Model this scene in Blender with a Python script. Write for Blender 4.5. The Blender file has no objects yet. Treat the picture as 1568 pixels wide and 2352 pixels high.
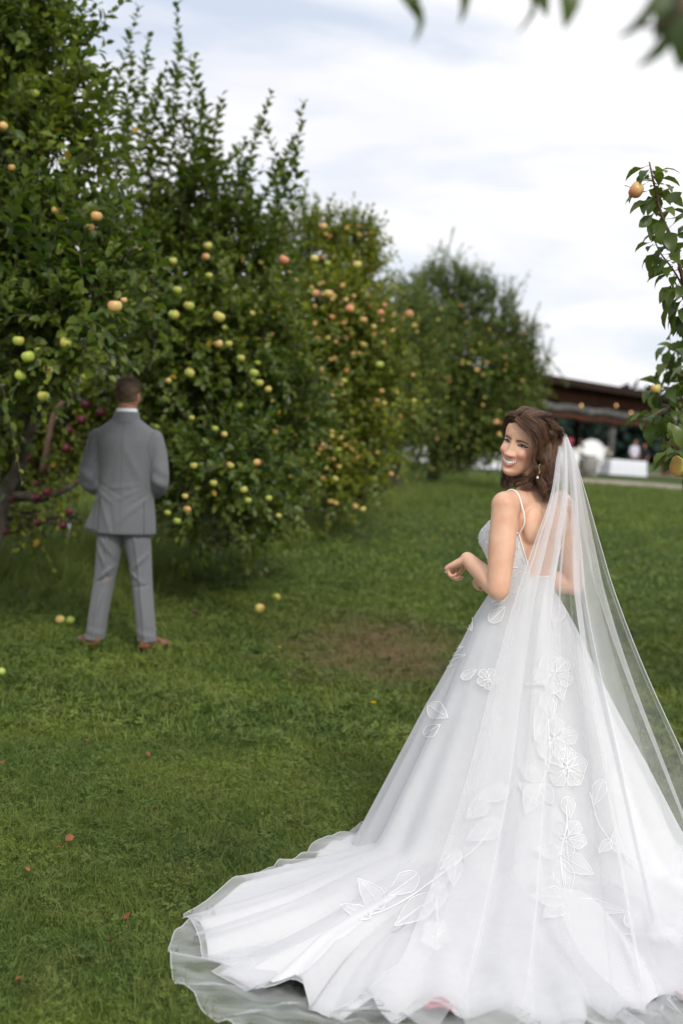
import bpy, math, random, time
import numpy as np
from mathutils import Vector, Matrix
from mathutils.bvhtree import BVHTree
T0 = time.time()
SC = bpy.context.scene
COL = SC.collection
R = math.radians
random.seed(4)
# ------------------------------------------------------------------ camera
CAMH = 1.588
cam_d = bpy.data.cameras.new('camera')
cam_d.sensor_fit = 'VERTICAL'; cam_d.sensor_height = 36.0; cam_d.lens = 50.0
cam_d.clip_start = 0.1; cam_d.clip_end = 2000
cam_d.dof.use_dof = True; cam_d.dof.focus_distance = 5.15; cam_d.dof.aperture_fstop = 2.2
cam_d.dof.aperture_blades = 0
cam = bpy.data.objects.new('camera', cam_d); COL.objects.link(cam)
CM = Matrix.Translation((0, 0, CAMH)) @ Matrix.Rotation(R(90 - 3.1), 4, 'X') @ Matrix.Rotation(R(4.0), 4, 'Z')
cam.matrix_world = CM
SC.camera = cam
# ------------------------------------------------------------------ sky: thin blue Nishita sky behind bright broken cloud
SUN_EL, SUN_AZ = 40.0, 162.0      # high, behind the camera and to its right, behind cloud
w = bpy.data.worlds.new('World'); SC.world = w; w.use_nodes = True
nt = w.node_tree; N = nt.nodes; L = nt.links
bg = N['Background']; bg.inputs['Strength'].default_value = 0.10
sky = N.new('ShaderNodeTexSky'); sky.sky_type = 'NISHITA'; sky.sun_disc = False
sky.sun_elevation = R(SUN_EL); sky.sun_rotation = R(SUN_AZ); sky.air_density = 1.0; sky.dust_density = 1.5
tc = N.new('ShaderNodeTexCoord'); mp = N.new('ShaderNodeMapping'); mp.inputs['Scale'].default_value = (1.3, 1.3, 5.0)
mp.inputs['Rotation'].default_value = (0.0, R(5), 0.4)
n1 = N.new('ShaderNodeTexNoise'); n1.inputs['Scale'].default_value = 2.3; n1.inputs['Detail'].default_value = 7; n1.inputs['Roughness'].default_value = .52
n1.inputs['Distortion'].default_value = .25
n2 = N.new('ShaderNodeTexNoise'); n2.inputs['Scale'].default_value = 3.1; n2.inputs['Detail'].default_value = 6
L.new(tc.outputs['Generated'], mp.inputs['Vector']); L.new(mp.outputs[0], n1.inputs['Vector']); L.new(mp.outputs[0], n2.inputs['Vector'])
cr = N.new('ShaderNodeValToRGB'); cr.color_ramp.elements[0].position = .37; cr.color_ramp.elements[1].position = .51
cr.color_ramp.elements[0].color = (.42, .42, .42, 1)
L.new(n1.outputs['Fac'], cr.inputs['Fac'])
cc = N.new('ShaderNodeValToRGB'); cc.color_ramp.elements[0].position = .32; cc.color_ramp.elements[1].position = .58
cc.color_ramp.elements[0].color = (9.3, 9.45, 10.1, 1); cc.color_ramp.elements[1].color = (10.6, 10.6, 10.8, 1)
L.new(n2.outputs['Fac'], cc.inputs['Fac'])
bl = N.new('ShaderNodeMix'); bl.data_type = 'RGBA'; bl.inputs[6].default_value = (5.6, 7.2, 10.2, 1)
blb = N.new('ShaderNodeMix'); blb.data_type = 'RGBA'; blb.inputs[0].default_value = .55
blb.inputs[7].default_value = (6.3, 7.7, 10.2, 1); L.new(sky.outputs[0], blb.inputs[6])
L.new(cr.outputs['Color'], bl.inputs[0]); L.new(blb.outputs[2], bl.inputs[6]); L.new(cc.outputs['Color'], bl.inputs[7])
L.new(bl.outputs[2], bg.inputs['Color'])
# ------------------------------------------------------------------ sun through cloud
sd = bpy.data.lights.new('sun', 'SUN'); sd.energy = 2.2; sd.angle = R(11); sd.color = (1.0, .95, .87)
so = bpy.data.objects.new('sun', sd); COL.objects.link(so)
_a = R(SUN_AZ); _e = R(SUN_EL)
SUNDIR = Vector((math.sin(_a) * math.cos(_e), math.cos(_a) * math.cos(_e), math.sin(_e)))
so.rotation_euler = SUNDIR.to_track_quat('Z', 'Y').to_euler(); so.location = (3, -3, 12)
SC.view_settings.view_transform = 'Standard'; SC.view_settings.look = 'None'
SC.view_settings.exposure = 0.0; SC.view_settings.gamma = 1.0; SC.view_settings.use_curve_mapping = False
SC.cycles.transparent_max_bounces = 24; SC.cycles.max_bounces = 8; SC.cycles.use_denoising = True

# ------------------------------------------------------------------ helpers
F_PX = 2352 * 50 / 36.0
def P(px, py, d):
    """world point seen at photo position px,py (1568 x 2352) at distance d along the view axis"""
    return np.array(CM @ Vector(((px - 784) / F_PX * d, -(py - 1176) / F_PX * d, -d)))
def ground_z(x, y):
    x = np.asarray(x, float); y = np.asarray(y, float)
    t = np.clip((y - 8.5) / 14.0, 0, 1); s = t * t * (3 - 2 * t)
    return .56 * s + .012 * np.sin(x * 1.3 + .7 * y) * np.clip(y - 7, 0, 4) / 4 + .01 * np.sin(y * 1.9 - x) * np.clip(y - 7, 0, 4) / 4
def G(px, py):
    """where the sight line through px,py meets the ground"""
    o = np.array(CM.translation); d = P(px, py, 1.0) - o
    t0 = 1.0
    for i in range(4000):
        t1 = t0 * 1.01; p = o + d * t1
        if p[2] < ground_z(p[0], p[1]): break
        t0 = t1
    for i in range(30):
        m = (t0 + t1) / 2; p = o + d * m
        if p[2] < ground_z(p[0], p[1]): t1 = m
        else: t0 = m
    p = o + d * t1; p[2] = float(ground_z(p[0], p[1])); return p
def PL(pts, n=40, closed=False):
    """smooth resample of a polyline"""
    p = np.array(pts, float)
    if len(p) == 2: return p[0] + (p[1] - p[0]) * np.linspace(0, 1, n)[:, None]
    q = np.vstack([2 * p[0] - p[1], p, 2 * p[-1] - p[-2]])
    out = []; seg = len(p) - 1
    for u in np.linspace(0, seg - 1e-6, n):
        i = int(u); t = u - i; a, b, c, d = q[i], q[i + 1], q[i + 2], q[i + 3]
        out.append(.5 * ((2 * b) + (-a + c) * t + (2 * a - 5 * b + 4 * c - d) * t * t + (-a + 3 * b - 3 * c + d) * t ** 3))
    return np.array(out)
def nrm(v):
    v = np.asarray(v, float); return v / (np.linalg.norm(v, axis=-1, keepdims=True) + 1e-12)
def tube(pts, rad, n=12, caps=True, up=(0, 0, 1)):
    """tube along a polyline; rad is (N,) or (N,2) = (sideways, along up)"""
    pts = np.array(pts, float); rad = np.array(rad, float)
    if rad.ndim == 0: rad = np.full(len(pts), float(rad))
    if rad.ndim == 1: rad = np.stack([rad, rad], 1)
    tan = nrm(np.gradient(pts, axis=0))
    u = np.array(up, float); V = []
    a = np.linspace(0, 2 * np.pi, n, endpoint=False)
    for i in range(len(pts)):
        u = u - tan[i] * u.dot(tan[i])
        if np.linalg.norm(u) < 1e-4: u = np.cross(tan[i], [1, .3, .2])
        u = u / np.linalg.norm(u); s = np.cross(tan[i], u)
        V.append(pts[i] + rad[i, 0] * np.cos(a)[:, None] * s + rad[i, 1] * np.sin(a)[:, None] * u)
    V = np.vstack(V); Fc = []
    m = len(pts)
    for i in range(m - 1):
        for j in range(n):
            k = (j + 1) % n; Fc.append((i * n + j, i * n + k, (i + 1) * n + k, (i + 1) * n + j))
    if caps:
        Fc.append(tuple(range(n - 1, -1, -1))); Fc.append(tuple((m - 1) * n + j for j in range(n)))
    return V, Fc
def limb(pts, rad, n=14, k=24):
    """tube with rounded ends, smooth along the joints"""
    p = PL(pts, k) if len(pts) > 2 else PL(pts, max(6, k // 2))
    r = np.interp(np.linspace(0, 1, len(p)), np.linspace(0, 1, len(rad)), rad)
    t0 = nrm(p[0] - p[1]); t1 = nrm(p[-1] - p[-2]); pp = []; rr = []
    for s in (.98, .85, .6, .3): pp.append(p[0] + t0 * r[0] * s); rr.append(r[0] * math.sqrt(1 - s * s))
    pp += list(p); rr += list(r)
    for s in (.3, .6, .85, .98): pp.append(p[-1] + t1 * r[-1] * s); rr.append(r[-1] * math.sqrt(1 - s * s))
    return tube(pp, rr, n)
def loft(rings, n=40, caps=True, power=1.0):
    """rings: (cx, cy, z, rx, ry) horizontal ellipses"""
    V = []; a = np.linspace(0, 2 * np.pi, n, endpoint=False)
    ca = np.sign(np.cos(a)) * np.abs(np.cos(a)) ** power; sa = np.sign(np.sin(a)) * np.abs(np.sin(a)) ** power
    for cx, cy, z, rx, ry in rings:
        V.append(np.stack([cx + rx * ca, cy + ry * sa, np.full(n, z)], 1))
    V = np.vstack(V); m = len(rings); Fc = []
    for i in range(m - 1):
        for j in range(n):
            k = (j + 1) % n; Fc.append((i * n + j, i * n + k, (i + 1) * n + k, (i + 1) * n + j))
    if caps:
        Fc.append(tuple(range(n - 1, -1, -1))); Fc.append(tuple((m - 1) * n + j for j in range(n)))
    return V, Fc
def interp_rings(rings, n):
    r = np.array(rings, float); t = np.linspace(0, 1, n); k = np.linspace(0, 1, len(r))
    return PL(r, n)
def box(x0, x1, y0, y1, z0, z1):
    V = np.array([(x, y, z) for z in (z0, z1) for y in (y0, y1) for x in (x0, x1)], float)
    return V, [(0, 2, 3, 1), (4, 5, 7, 6), (0, 1, 5, 4), (2, 6, 7, 3), (0, 4, 6, 2), (1, 3, 7, 5)]
def ellipsoid(c, r, nu=16, nv=12):
    V = [(c[0], c[1], c[2] + r[2])]
    for i in range(1, nv):
        t = math.pi * i / nv
        for j in range(nu):
            a = 2 * math.pi * j / nu; V.append((c[0] + r[0] * math.sin(t) * math.cos(a), c[1] + r[1] * math.sin(t) * math.sin(a), c[2] + r[2] * math.cos(t)))
    V.append((c[0], c[1], c[2] - r[2])); Fc = []
    for j in range(nu): Fc.append((0, 1 + j, 1 + (j + 1) % nu))
    for i in range(nv - 2):
        for j in range(nu):
            a = 1 + i * nu + j; b = 1 + i * nu + (j + 1) % nu; Fc.append((a, a + nu, b + nu, b))
    l = len(V) - 1
    for j in range(nu): Fc.append((l, l - nu + (j + 1) % nu, l - nu + j))
    return np.array(V, float), Fc
def join(parts):
    V = []; Fc = []; o = 0
    for v, f in parts:
        V.append(np.asarray(v, float)); Fc += [tuple(i + o for i in t) for t in f]; o += len(v)
    return np.vstack(V), Fc
def tf(part, M):
    v, f = part; M = np.array(M); return np.asarray(v) @ M[:3, :3].T + M[:3, 3], f
def mesh(name, part, smooth=True, mats=None):
    v, f = part; me = bpy.data.meshes.new(name); me.from_pydata([tuple(x) for x in np.asarray(v)], [], [tuple(t) for t in f])
    if smooth: me.polygons.foreach_set('use_smooth', [True] * len(me.polygons))
    for m in (mats or []): me.materials.append(m)
    me.update(); return me
def grid_mesh(name, V, nu, nv, wrap=False, mats=None, keep=None, uv=True):
    """V is (nv*nu,3) laid out row by row; fast quad grid"""
    idx = np.arange(nu * nv).reshape(nv, nu)
    if wrap: a = idx[:-1]; b = np.roll(idx, -1, 1)[:-1]; c = np.roll(idx, -1, 1)[1:]; d = idx[1:]
    else: a = idx[:-1, :-1]; b = idx[:-1, 1:]; c = idx[1:, 1:]; d = idx[1:, :-1]
    q = np.stack([a.ravel(), b.ravel(), c.ravel(), d.ravel()], 1)
    if keep is not None: q = q[keep.ravel()]
    return raw_mesh(name, V, q, mats)
def raw_mesh(name, V, q, mats=None, smooth=True):
    """many faces of equal size from numpy arrays"""
    me = bpy.data.meshes.new(name); V = np.ascontiguousarray(V, np.float32); q = np.ascontiguousarray(q, np.int32); k = q.shape[1]
    me.vertices.add(len(V)); me.vertices.foreach_set('co', V.ravel())
    me.loops.add(q.size); me.loops.foreach_set('vertex_index', q.ravel())
    me.polygons.add(len(q)); me.polygons.foreach_set('loop_start', np.arange(0, q.size, k, dtype=np.int32))
    me.polygons.foreach_set('use_smooth', np.full(len(q), smooth))
    for m in (mats or []): me.materials.append(m)
    me.update(calc_edges=True); return me
def remesh(part, voxel, smooth=6, fac=.5):
    me = mesh('tmp', part); o = bpy.data.objects.new('tmp', me); COL.objects.link(o)
    md = o.modifiers.new('r', 'REMESH'); md.mode = 'VOXEL'; md.voxel_size = voxel; md.use_smooth_shade = True
    if smooth:
        s = o.modifiers.new('s', 'SMOOTH'); s.iterations = smooth; s.factor = fac
    dg = bpy.context.evaluated_depsgraph_get(); e = o.evaluated_get(dg)
    m2 = bpy.data.meshes.new_from_object(e)
    n = len(m2.vertices); V = np.empty(n * 3); m2.vertices.foreach_get('co', V); V = V.reshape(-1, 3)
    Fc = [tuple(p.vertices) for p in m2.polygons]
    bpy.data.objects.remove(o); bpy.data.meshes.remove(me); bpy.data.meshes.remove(m2)
    return V, Fc
def link(name, me, parent=None, M=None):
    o = bpy.data.objects.new(name, me); COL.objects.link(o)
    if M is not None: o.matrix_basis = M
    if parent is not None:
        o.parent = parent; o.matrix_parent_inverse = PINV.get(parent.name_full, Matrix.Identity(4))
    return o
PINV = {}
def thing(name, label, cat, loc, group=None):
    o = bpy.data.objects.new(name, None); COL.objects.link(o); o.location = tuple(loc); o.empty_display_size = .1
    o['label'] = label; o['category'] = cat
    if group: o['group'] = group
    PINV[o.name_full] = Matrix.Translation(-Vector(tuple(loc))); return o
def tag(o, label, cat, group=None, kind=None):
    if label: o['label'] = label
    if cat: o['category'] = cat
    if group: o['group'] = group
    if kind: o['kind'] = kind
    return o
def part(name, prt, parent, mats, smooth=True):
    return link(name, mesh(name, prt, smooth, mats), parent)
def strands(pts, r0, r1, ns=3):
    """many thin tubes at once: pts (n,k,3)"""
    n, k, _ = pts.shape; tg = nrm(np.gradient(pts, axis=1)); e1 = nrm(np.cross(tg, np.array([.31, .17, .93]))); e2 = np.cross(tg, e1)
    rr = np.linspace(0, 1, k)[None, :] * 1.0; rad = (np.asarray(r0).reshape(-1, 1) * (1 - rr) + np.asarray(r1).reshape(-1, 1) * rr)
    rings = [pts + rad[:, :, None] * (math.cos(6.2832 * j / ns) * e1 + math.sin(6.2832 * j / ns) * e2) for j in range(ns)]
    V = np.stack(rings, 2).reshape(-1, 3); base = (np.arange(n) * k * ns)[:, None, None] + (np.arange(k - 1) * ns)[None, :, None]
    j = np.arange(ns)[None, None, :]; j2 = (j + 1) % ns
    q = np.stack([base + j, base + j2, base + ns + j2, base + ns + j], -1).reshape(-1, 4); return V, q
# ------------------------------------------------------------------ materials
def mat(name, col, rough=.6, var=0.0, vscale=8.0, bump=0.0, bscale=60.0, spec=.3, col2=None, coords='Object', detail=4, **kw):
    m = bpy.data.materials.new(name); m.use_nodes = True; nt = m.node_tree; p = nt.nodes['Principled BSDF']
    p.inputs['Base Color'].default_value = (*col, 1); p.inputs['Roughness'].default_value = rough
    p.inputs['Specular IOR Level'].default_value = spec
    for k, v in kw.items(): p.inputs[k].default_value = v
    t = nt.nodes.new('ShaderNodeTexCoord')
    if var or col2:
        n = nt.nodes.new('ShaderNodeTexNoise'); n.inputs['Scale'].default_value = vscale; n.inputs['Detail'].default_value = detail
        nt.links.new(t.outputs[coords], n.inputs['Vector'])
        r = nt.nodes.new('ShaderNodeValToRGB'); r.color_ramp.elements[0].position = .35; r.color_ramp.elements[1].position = .65
        c2 = col2 or tuple(min(1, c * (1 + var)) for c in col); c1 = col if col2 else tuple(c * (1 - var) for c in col)
        r.color_ramp.elements[0].color = (*c1, 1); r.color_ramp.elements[1].color = (*c2, 1)
        nt.links.new(n.outputs['Fac'], r.inputs['Fac']); nt.links.new(r.outputs['Color'], p.inputs['Base Color'])
    if bump:
        n = nt.nodes.new('ShaderNodeTexNoise'); n.inputs['Scale'].default_value = bscale; n.inputs['Detail'].default_value = 5
        nt.links.new(t.outputs[coords], n.inputs['Vector'])
        b = nt.nodes.new('ShaderNodeBump'); b.inputs['Strength'].default_value = bump; b.inputs['Distance'].default_value = .01
        nt.links.new(n.outputs['Fac'], b.inputs['Height']); nt.links.new(b.outputs['Normal'], p.inputs['Normal'])
    return m
def leaf_mat(name, c_dark, c_light, c_odd, odd=.02, trans=.3, rough=.42):
    """leaf: colour picked by the per-leaf attribute 'shade', paler underside, some light through"""
    m = bpy.data.materials.new(name); m.use_nodes = True; nt = m.node_tree; N = nt.nodes; L = nt.links; p = N['Principled BSDF']
    at = N.new('ShaderNodeAttribute'); at.attribute_name = 'shade'
    oi = N.new('ShaderNodeObjectInfo')
    ad = N.new('ShaderNodeMath'); ad.operation = 'ADD'; L.new(at.outputs['Fac'], ad.inputs[0])
    r = N.new('ShaderNodeValToRGB'); e = r.color_ramp.elements
    e[0].position = 0; e[0].color = (*c_dark, 1); e[1].position = 1 - odd; e[1].color = (*c_light, 1)
    x = e.new(.55); x.color = tuple((a + b) / 2 * .9 for a, b in zip(c_dark, c_light)) + (1,)
    y = e.new(min(.999, 1 - odd + .006)); y.color = (*c_odd, 1)
    ml = N.new('ShaderNodeMath'); ml.operation = 'MULTIPLY'; L.new(oi.outputs['Random'], ml.inputs[0]); ml.inputs[1].default_value = 0.0
    L.new(ml.outputs[0], ad.inputs[1]); L.new(ad.outputs[0], r.inputs['Fac'])
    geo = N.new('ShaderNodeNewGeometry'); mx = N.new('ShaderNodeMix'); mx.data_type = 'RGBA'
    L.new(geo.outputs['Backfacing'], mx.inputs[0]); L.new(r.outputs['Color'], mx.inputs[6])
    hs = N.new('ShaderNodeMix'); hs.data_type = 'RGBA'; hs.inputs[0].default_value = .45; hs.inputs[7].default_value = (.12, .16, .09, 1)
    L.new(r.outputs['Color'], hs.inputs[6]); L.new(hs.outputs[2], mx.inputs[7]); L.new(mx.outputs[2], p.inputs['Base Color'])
    p.inputs['Roughness'].default_value = rough; p.inputs['Specular IOR Level'].default_value = .35
    tr = N.new('ShaderNodeBsdfTranslucent'); tb = N.new('ShaderNodeMix'); tb.data_type = 'RGBA'; tb.blend_type = 'MULTIPLY'; tb.inputs[0].default_value = 1
    tb.inputs[7].default_value = (1.9, 2.0, .6, 1); L.new(r.outputs['Color'], tb.inputs[6]); L.new(tb.outputs[2], tr.inputs['Color'])
    ms = N.new('ShaderNodeMixShader'); ms.inputs[0].default_value = trans
    L.new(p.outputs[0], ms.inputs[1]); L.new(tr.outputs[0], ms.inputs[2]); L.new(ms.outputs[0], N['Material Output'].inputs['Surface'])
    return m
def sheer_mat(name, col, base, edge, power=2.5, wr=0.0, wscale=12, rough=.8, stretch=(1, 1, 1), attr=None):
    """fine netting: mostly see-through face on, denser where it is seen edge on"""
    m = bpy.data.materials.new(name); m.use_nodes = True; nt = m.node_tree; N = nt.nodes; L = nt.links; p = N['Principled BSDF']
    p.inputs['Base Color'].default_value = (*col, 1); p.inputs['Roughness'].default_value = rough; p.inputs['Specular IOR Level'].default_value = .2
    tl = N.new('ShaderNodeBsdfTranslucent'); tl.inputs['Color'].default_value = (*col, 1)
    m1 = N.new('ShaderNodeMixShader'); m1.inputs[0].default_value = .45; L.new(p.outputs[0], m1.inputs[1]); L.new(tl.outputs[0], m1.inputs[2])
    lw = N.new('ShaderNodeLayerWeight'); lw.inputs['Blend'].default_value = .5
    pw = N.new('ShaderNodeMath'); pw.operation = 'POWER'; L.new(lw.outputs['Facing'], pw.inputs[0]); pw.inputs[1].default_value = power
    mr = N.new('ShaderNodeMapRange'); L.new(pw.outputs[0], mr.inputs['Value']); mr.inputs['To Min'].default_value = base; mr.inputs['To Max'].default_value = edge
    out = mr.outputs[0]
    if wr:
        t = N.new('ShaderNodeTexCoord'); mp = N.new('ShaderNodeMapping'); mp.inputs['Scale'].default_value = stretch
        n = N.new('ShaderNodeTexNoise'); n.inputs['Scale'].default_value = wscale; n.inputs['Detail'].default_value = 4
        L.new(t.outputs['Object'], mp.inputs[0]); L.new(mp.outputs[0], n.inputs['Vector'])
        q = N.new('ShaderNodeMapRange'); L.new(n.outputs['Fac'], q.inputs['Value']); q.inputs['From Min'].default_value = .3; q.inputs['From Max'].default_value = .7
        q.inputs['To Min'].default_value = -wr; q.inputs['To Max'].default_value = wr
        a = N.new('ShaderNodeMath'); a.operation = 'ADD'; a.use_clamp = True; L.new(out, a.inputs[0]); L.new(q.outputs[0], a.inputs[1]); out = a.outputs[0]
    if attr:
        at = N.new('ShaderNodeAttribute'); at.attribute_name = attr; a = N.new('ShaderNodeMath'); a.operation = 'ADD'; a.use_clamp = True; L.new(out, a.inputs[0]); L.new(at.outputs['Fac'], a.inputs[1]); out = a.outputs[0]
    tr = N.new('ShaderNodeBsdfTransparent'); m2 = N.new('ShaderNodeMixShader'); L.new(out, m2.inputs[0])
    L.new(tr.outputs[0], m2.inputs[1]); L.new(m1.outputs[0], m2.inputs[2]); L.new(m2.outputs[0], N['Material Output'].inputs['Surface'])
    return m
# ------------------------------------------------------------------ ground
BROWN = G(868, 1490)
def ground_mat(name, blades=False):
    m = bpy.data.materials.new(name); m.use_nodes = True; nt = m.node_tree; N = nt.nodes; L = nt.links; p = N['Principled BSDF']
    geo = N.new('ShaderNodeNewGeometry')
    def noise(sc, det=4, scl=None):
        n = N.new('ShaderNodeTexNoise'); n.inputs['Scale'].default_value = sc; n.inputs['Detail'].default_value = det
        L.new(geo.outputs['Position'], n.inputs['Vector']); return n.outputs['Fac']
    def ramp(f, a, b, ca, cb):
        r = N.new('ShaderNodeValToRGB'); r.color_ramp.elements[0].position = a; r.color_ramp.elements[1].position = b
        r.color_ramp.elements[0].color = (*ca, 1); r.color_ramp.elements[1].color = (*cb, 1); L.new(f, r.inputs['Fac']); return r.outputs['Color']
    def mix(f, a, b):
        x = N.new('ShaderNodeMix'); x.data_type = 'RGBA'
        if isinstance(f, float): x.inputs[0].default_value = f
        else: L.new(f, x.inputs[0])
        for s, v in ((6, a), (7, b)):
            if isinstance(v, tuple): x.inputs[s].default_value = (*v, 1)
            else: L.new(v, x.inputs[s])
        return x.outputs[2]
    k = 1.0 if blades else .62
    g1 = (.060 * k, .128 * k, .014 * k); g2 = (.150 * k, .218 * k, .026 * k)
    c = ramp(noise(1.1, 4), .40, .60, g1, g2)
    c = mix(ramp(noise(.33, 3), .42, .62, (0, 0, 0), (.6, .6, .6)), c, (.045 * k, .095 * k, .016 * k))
    c = mix(ramp(noise(5.0, 4), .45, .72, (0, 0, 0), (.55, .55, .55)), c, (.165 * k, .180 * k, .050 * k))
    if blades:
        oi = N.new('ShaderNodeObjectInfo'); at = N.new('ShaderNodeAttribute'); at.attribute_name = 'tone'
        ad = N.new('ShaderNodeMath'); ad.operation = 'MULTIPLY_ADD'; L.new(oi.outputs['Random'], ad.inputs[0]); ad.inputs[1].default_value = .5; L.new(at.outputs['Fac'], ad.inputs[2])
        c = mix(ramp(ad.outputs[0], .1, 1.0, (0, 0, 0), (.75, .75, .75)), c, (.21, .25, .06))
        c = mix(ramp(ad.outputs[0], 1.2, 1.28, (0, 0, 0), (1, 1, 1)), c, (.30, .24, .11))
    else:
        c = mix(ramp(noise(38, 5), .4, .62, (0, 0, 0), (.8, .8, .8)), c, (.022, .034, .008))
    # worn brown patch in front of the bride
    sb = N.new('ShaderNodeVectorMath'); sb.operation = 'SUBTRACT'; L.new(geo.outputs['Position'], sb.inputs[0]); sb.inputs[1].default_value = (BROWN[0], BROWN[1], 0)
    ml = N.new('ShaderNodeVectorMath'); ml.operation = 'MULTIPLY'; L.new(sb.outputs[0], ml.inputs[0]); ml.inputs[1].default_value = (1 / .78, 1 / 1.4, 0)
    ln = N.new('ShaderNodeVectorMath'); ln.operation = 'LENGTH'; L.new(ml.outputs[0], ln.inputs[0])
    nn = N.new('ShaderNodeMath'); nn.operation = 'MULTIPLY_ADD'; L.new(noise(2.6, 5), nn.inputs[0]); nn.inputs[1].default_value = 2.4; L.new(ln.outputs['Value'], nn.inputs[2])
    br = ramp(nn.outputs[0], .0, 1.0, (1, 1, 1), (1, 1, 1))
    rr = N.new('ShaderNodeMapRange'); L.new(nn.outputs[0], rr.inputs['Value']); rr.inputs['From Min'].default_value = 1.45; rr.inputs['From Max'].default_value = 2.45
    rr.inputs['To Min'].default_value = .78 if not blades else .58; rr.inputs['To Max'].default_value = 0; rr.clamp = True
    c = mix(rr.outputs[0], c, (.170, .110, .060))
    L.new(c, p.inputs['Base Color']); p.inputs['Roughness'].default_value = .85 if not blades else .55; p.inputs['Specular IOR Level'].default_value = .15 if not blades else .28
    if blades:
        tr = N.new('ShaderNodeBsdfTranslucent'); L.new(c, tr.inputs['Color']); ms = N.new('ShaderNodeMixShader'); ms.inputs[0].default_value = .3
        L.new(p.outputs[0], ms.inputs[1]); L.new(tr.outputs[0], ms.inputs[2]); L.new(ms.outputs[0], N['Material Output'].inputs['Surface'])
    else:
        b = N.new('ShaderNodeBump'); b.inputs['Strength'].default_value = .6; b.inputs['Distance'].default_value = .03
        L.new(noise(45, 5), b.inputs['Height']); L.new(b.outputs['Normal'], p.inputs['Normal'])
    return m
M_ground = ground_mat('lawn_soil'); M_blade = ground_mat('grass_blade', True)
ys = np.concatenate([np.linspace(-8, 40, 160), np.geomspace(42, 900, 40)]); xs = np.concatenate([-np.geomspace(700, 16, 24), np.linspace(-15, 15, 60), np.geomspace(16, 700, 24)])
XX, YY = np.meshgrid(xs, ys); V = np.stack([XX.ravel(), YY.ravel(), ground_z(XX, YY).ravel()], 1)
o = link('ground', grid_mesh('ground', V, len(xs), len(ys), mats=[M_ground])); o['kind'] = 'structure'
# gravel strip in front of the pavilion is built with the pavilion

# ---- grass tufts, instanced over the lawn by geometry nodes
rng = np.random.default_rng(11)
def tuft(name, nb, spread, hmin, hmax, wid, lean, seed, dead=.06):
    r = np.random.default_rng(seed); V = []; Q = []; tone = []
    for i in range(nb):
        a = r.uniform(0, 6.28); rad = spread * math.sqrt(r.uniform()); bx, by = rad * math.cos(a), rad * math.sin(a)
        h = r.uniform(hmin, hmax); d = r.uniform(0, 6.28); ln = r.uniform(.15, 1) * lean * h; w = wid * r.uniform(.7, 1.2)
        dx, dy = math.cos(d), math.sin(d); sx, sy = -dy * w, dx * w; o = len(V)
        for t, ww in ((0, 1), (.55, .8), (1, .12)):
            cx = bx + dx * ln * t ** 1.8; cy = by + dy * ln * t ** 1.8; cz = h * (t - .25 * t * t * lean) - .004
            V += [(cx - sx * ww, cy - sy * ww, cz), (cx + sx * ww, cy + sy * ww, cz)]
        Q += [(o, o + 1, o + 3, o + 2), (o + 2, o + 3, o + 5, o + 4)]
        tn = r.uniform(0, .5) if r.uniform() > dead else r.uniform(.9, 1.2); tone += [tn] * 6
    me = raw_mesh(name, np.array(V), np.array(Q), [M_blade], smooth=False)
    at = me.attributes.new('tone', 'FLOAT', 'POINT'); at.data.foreach_set('value', np.array(tone, np.float32)); return me
def clover(name, n, spread, size, h, seed):
    r = np.random.default_rng(seed); V = []; Q = []; tone = []
    for i in range(n):
        a = r.uniform(0, 6.28); rad = spread * math.sqrt(r.uniform()); c = np.array([rad * math.cos(a), rad * math.sin(a), r.uniform(.5, 1) * h]); s = size * r.uniform(.6, 1.1); ph = r.uniform(0, 2)
        tl = r.uniform(-.35, .35, 2)
        for k in range(3):
            b = ph + k * 2.094; d = np.array([math.cos(b), math.sin(b), 0]); e = np.array([-d[1], d[0], 0]); o = len(V)
            for q in (c, c + d * s * .6 - e * s * .45, c + d * s, c + d * s * .6 + e * s * .45):
                q = q.copy(); q[2] += (q[0] - c[0]) * tl[0] + (q[1] - c[1]) * tl[1] + .12 * np.linalg.norm(q - c); V.append(q)
            Q.append((o, o + 1, o + 2, o + 3)); tone += [r.uniform(-.1, .25)] * 4
    me = raw_mesh(name, np.array(V), np.array(Q), [M_blade], smooth=False)
    at = me.attributes.new('tone', 'FLOAT', 'POINT'); at.data.foreach_set('value', np.array(tone, np.float32)); return me
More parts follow.
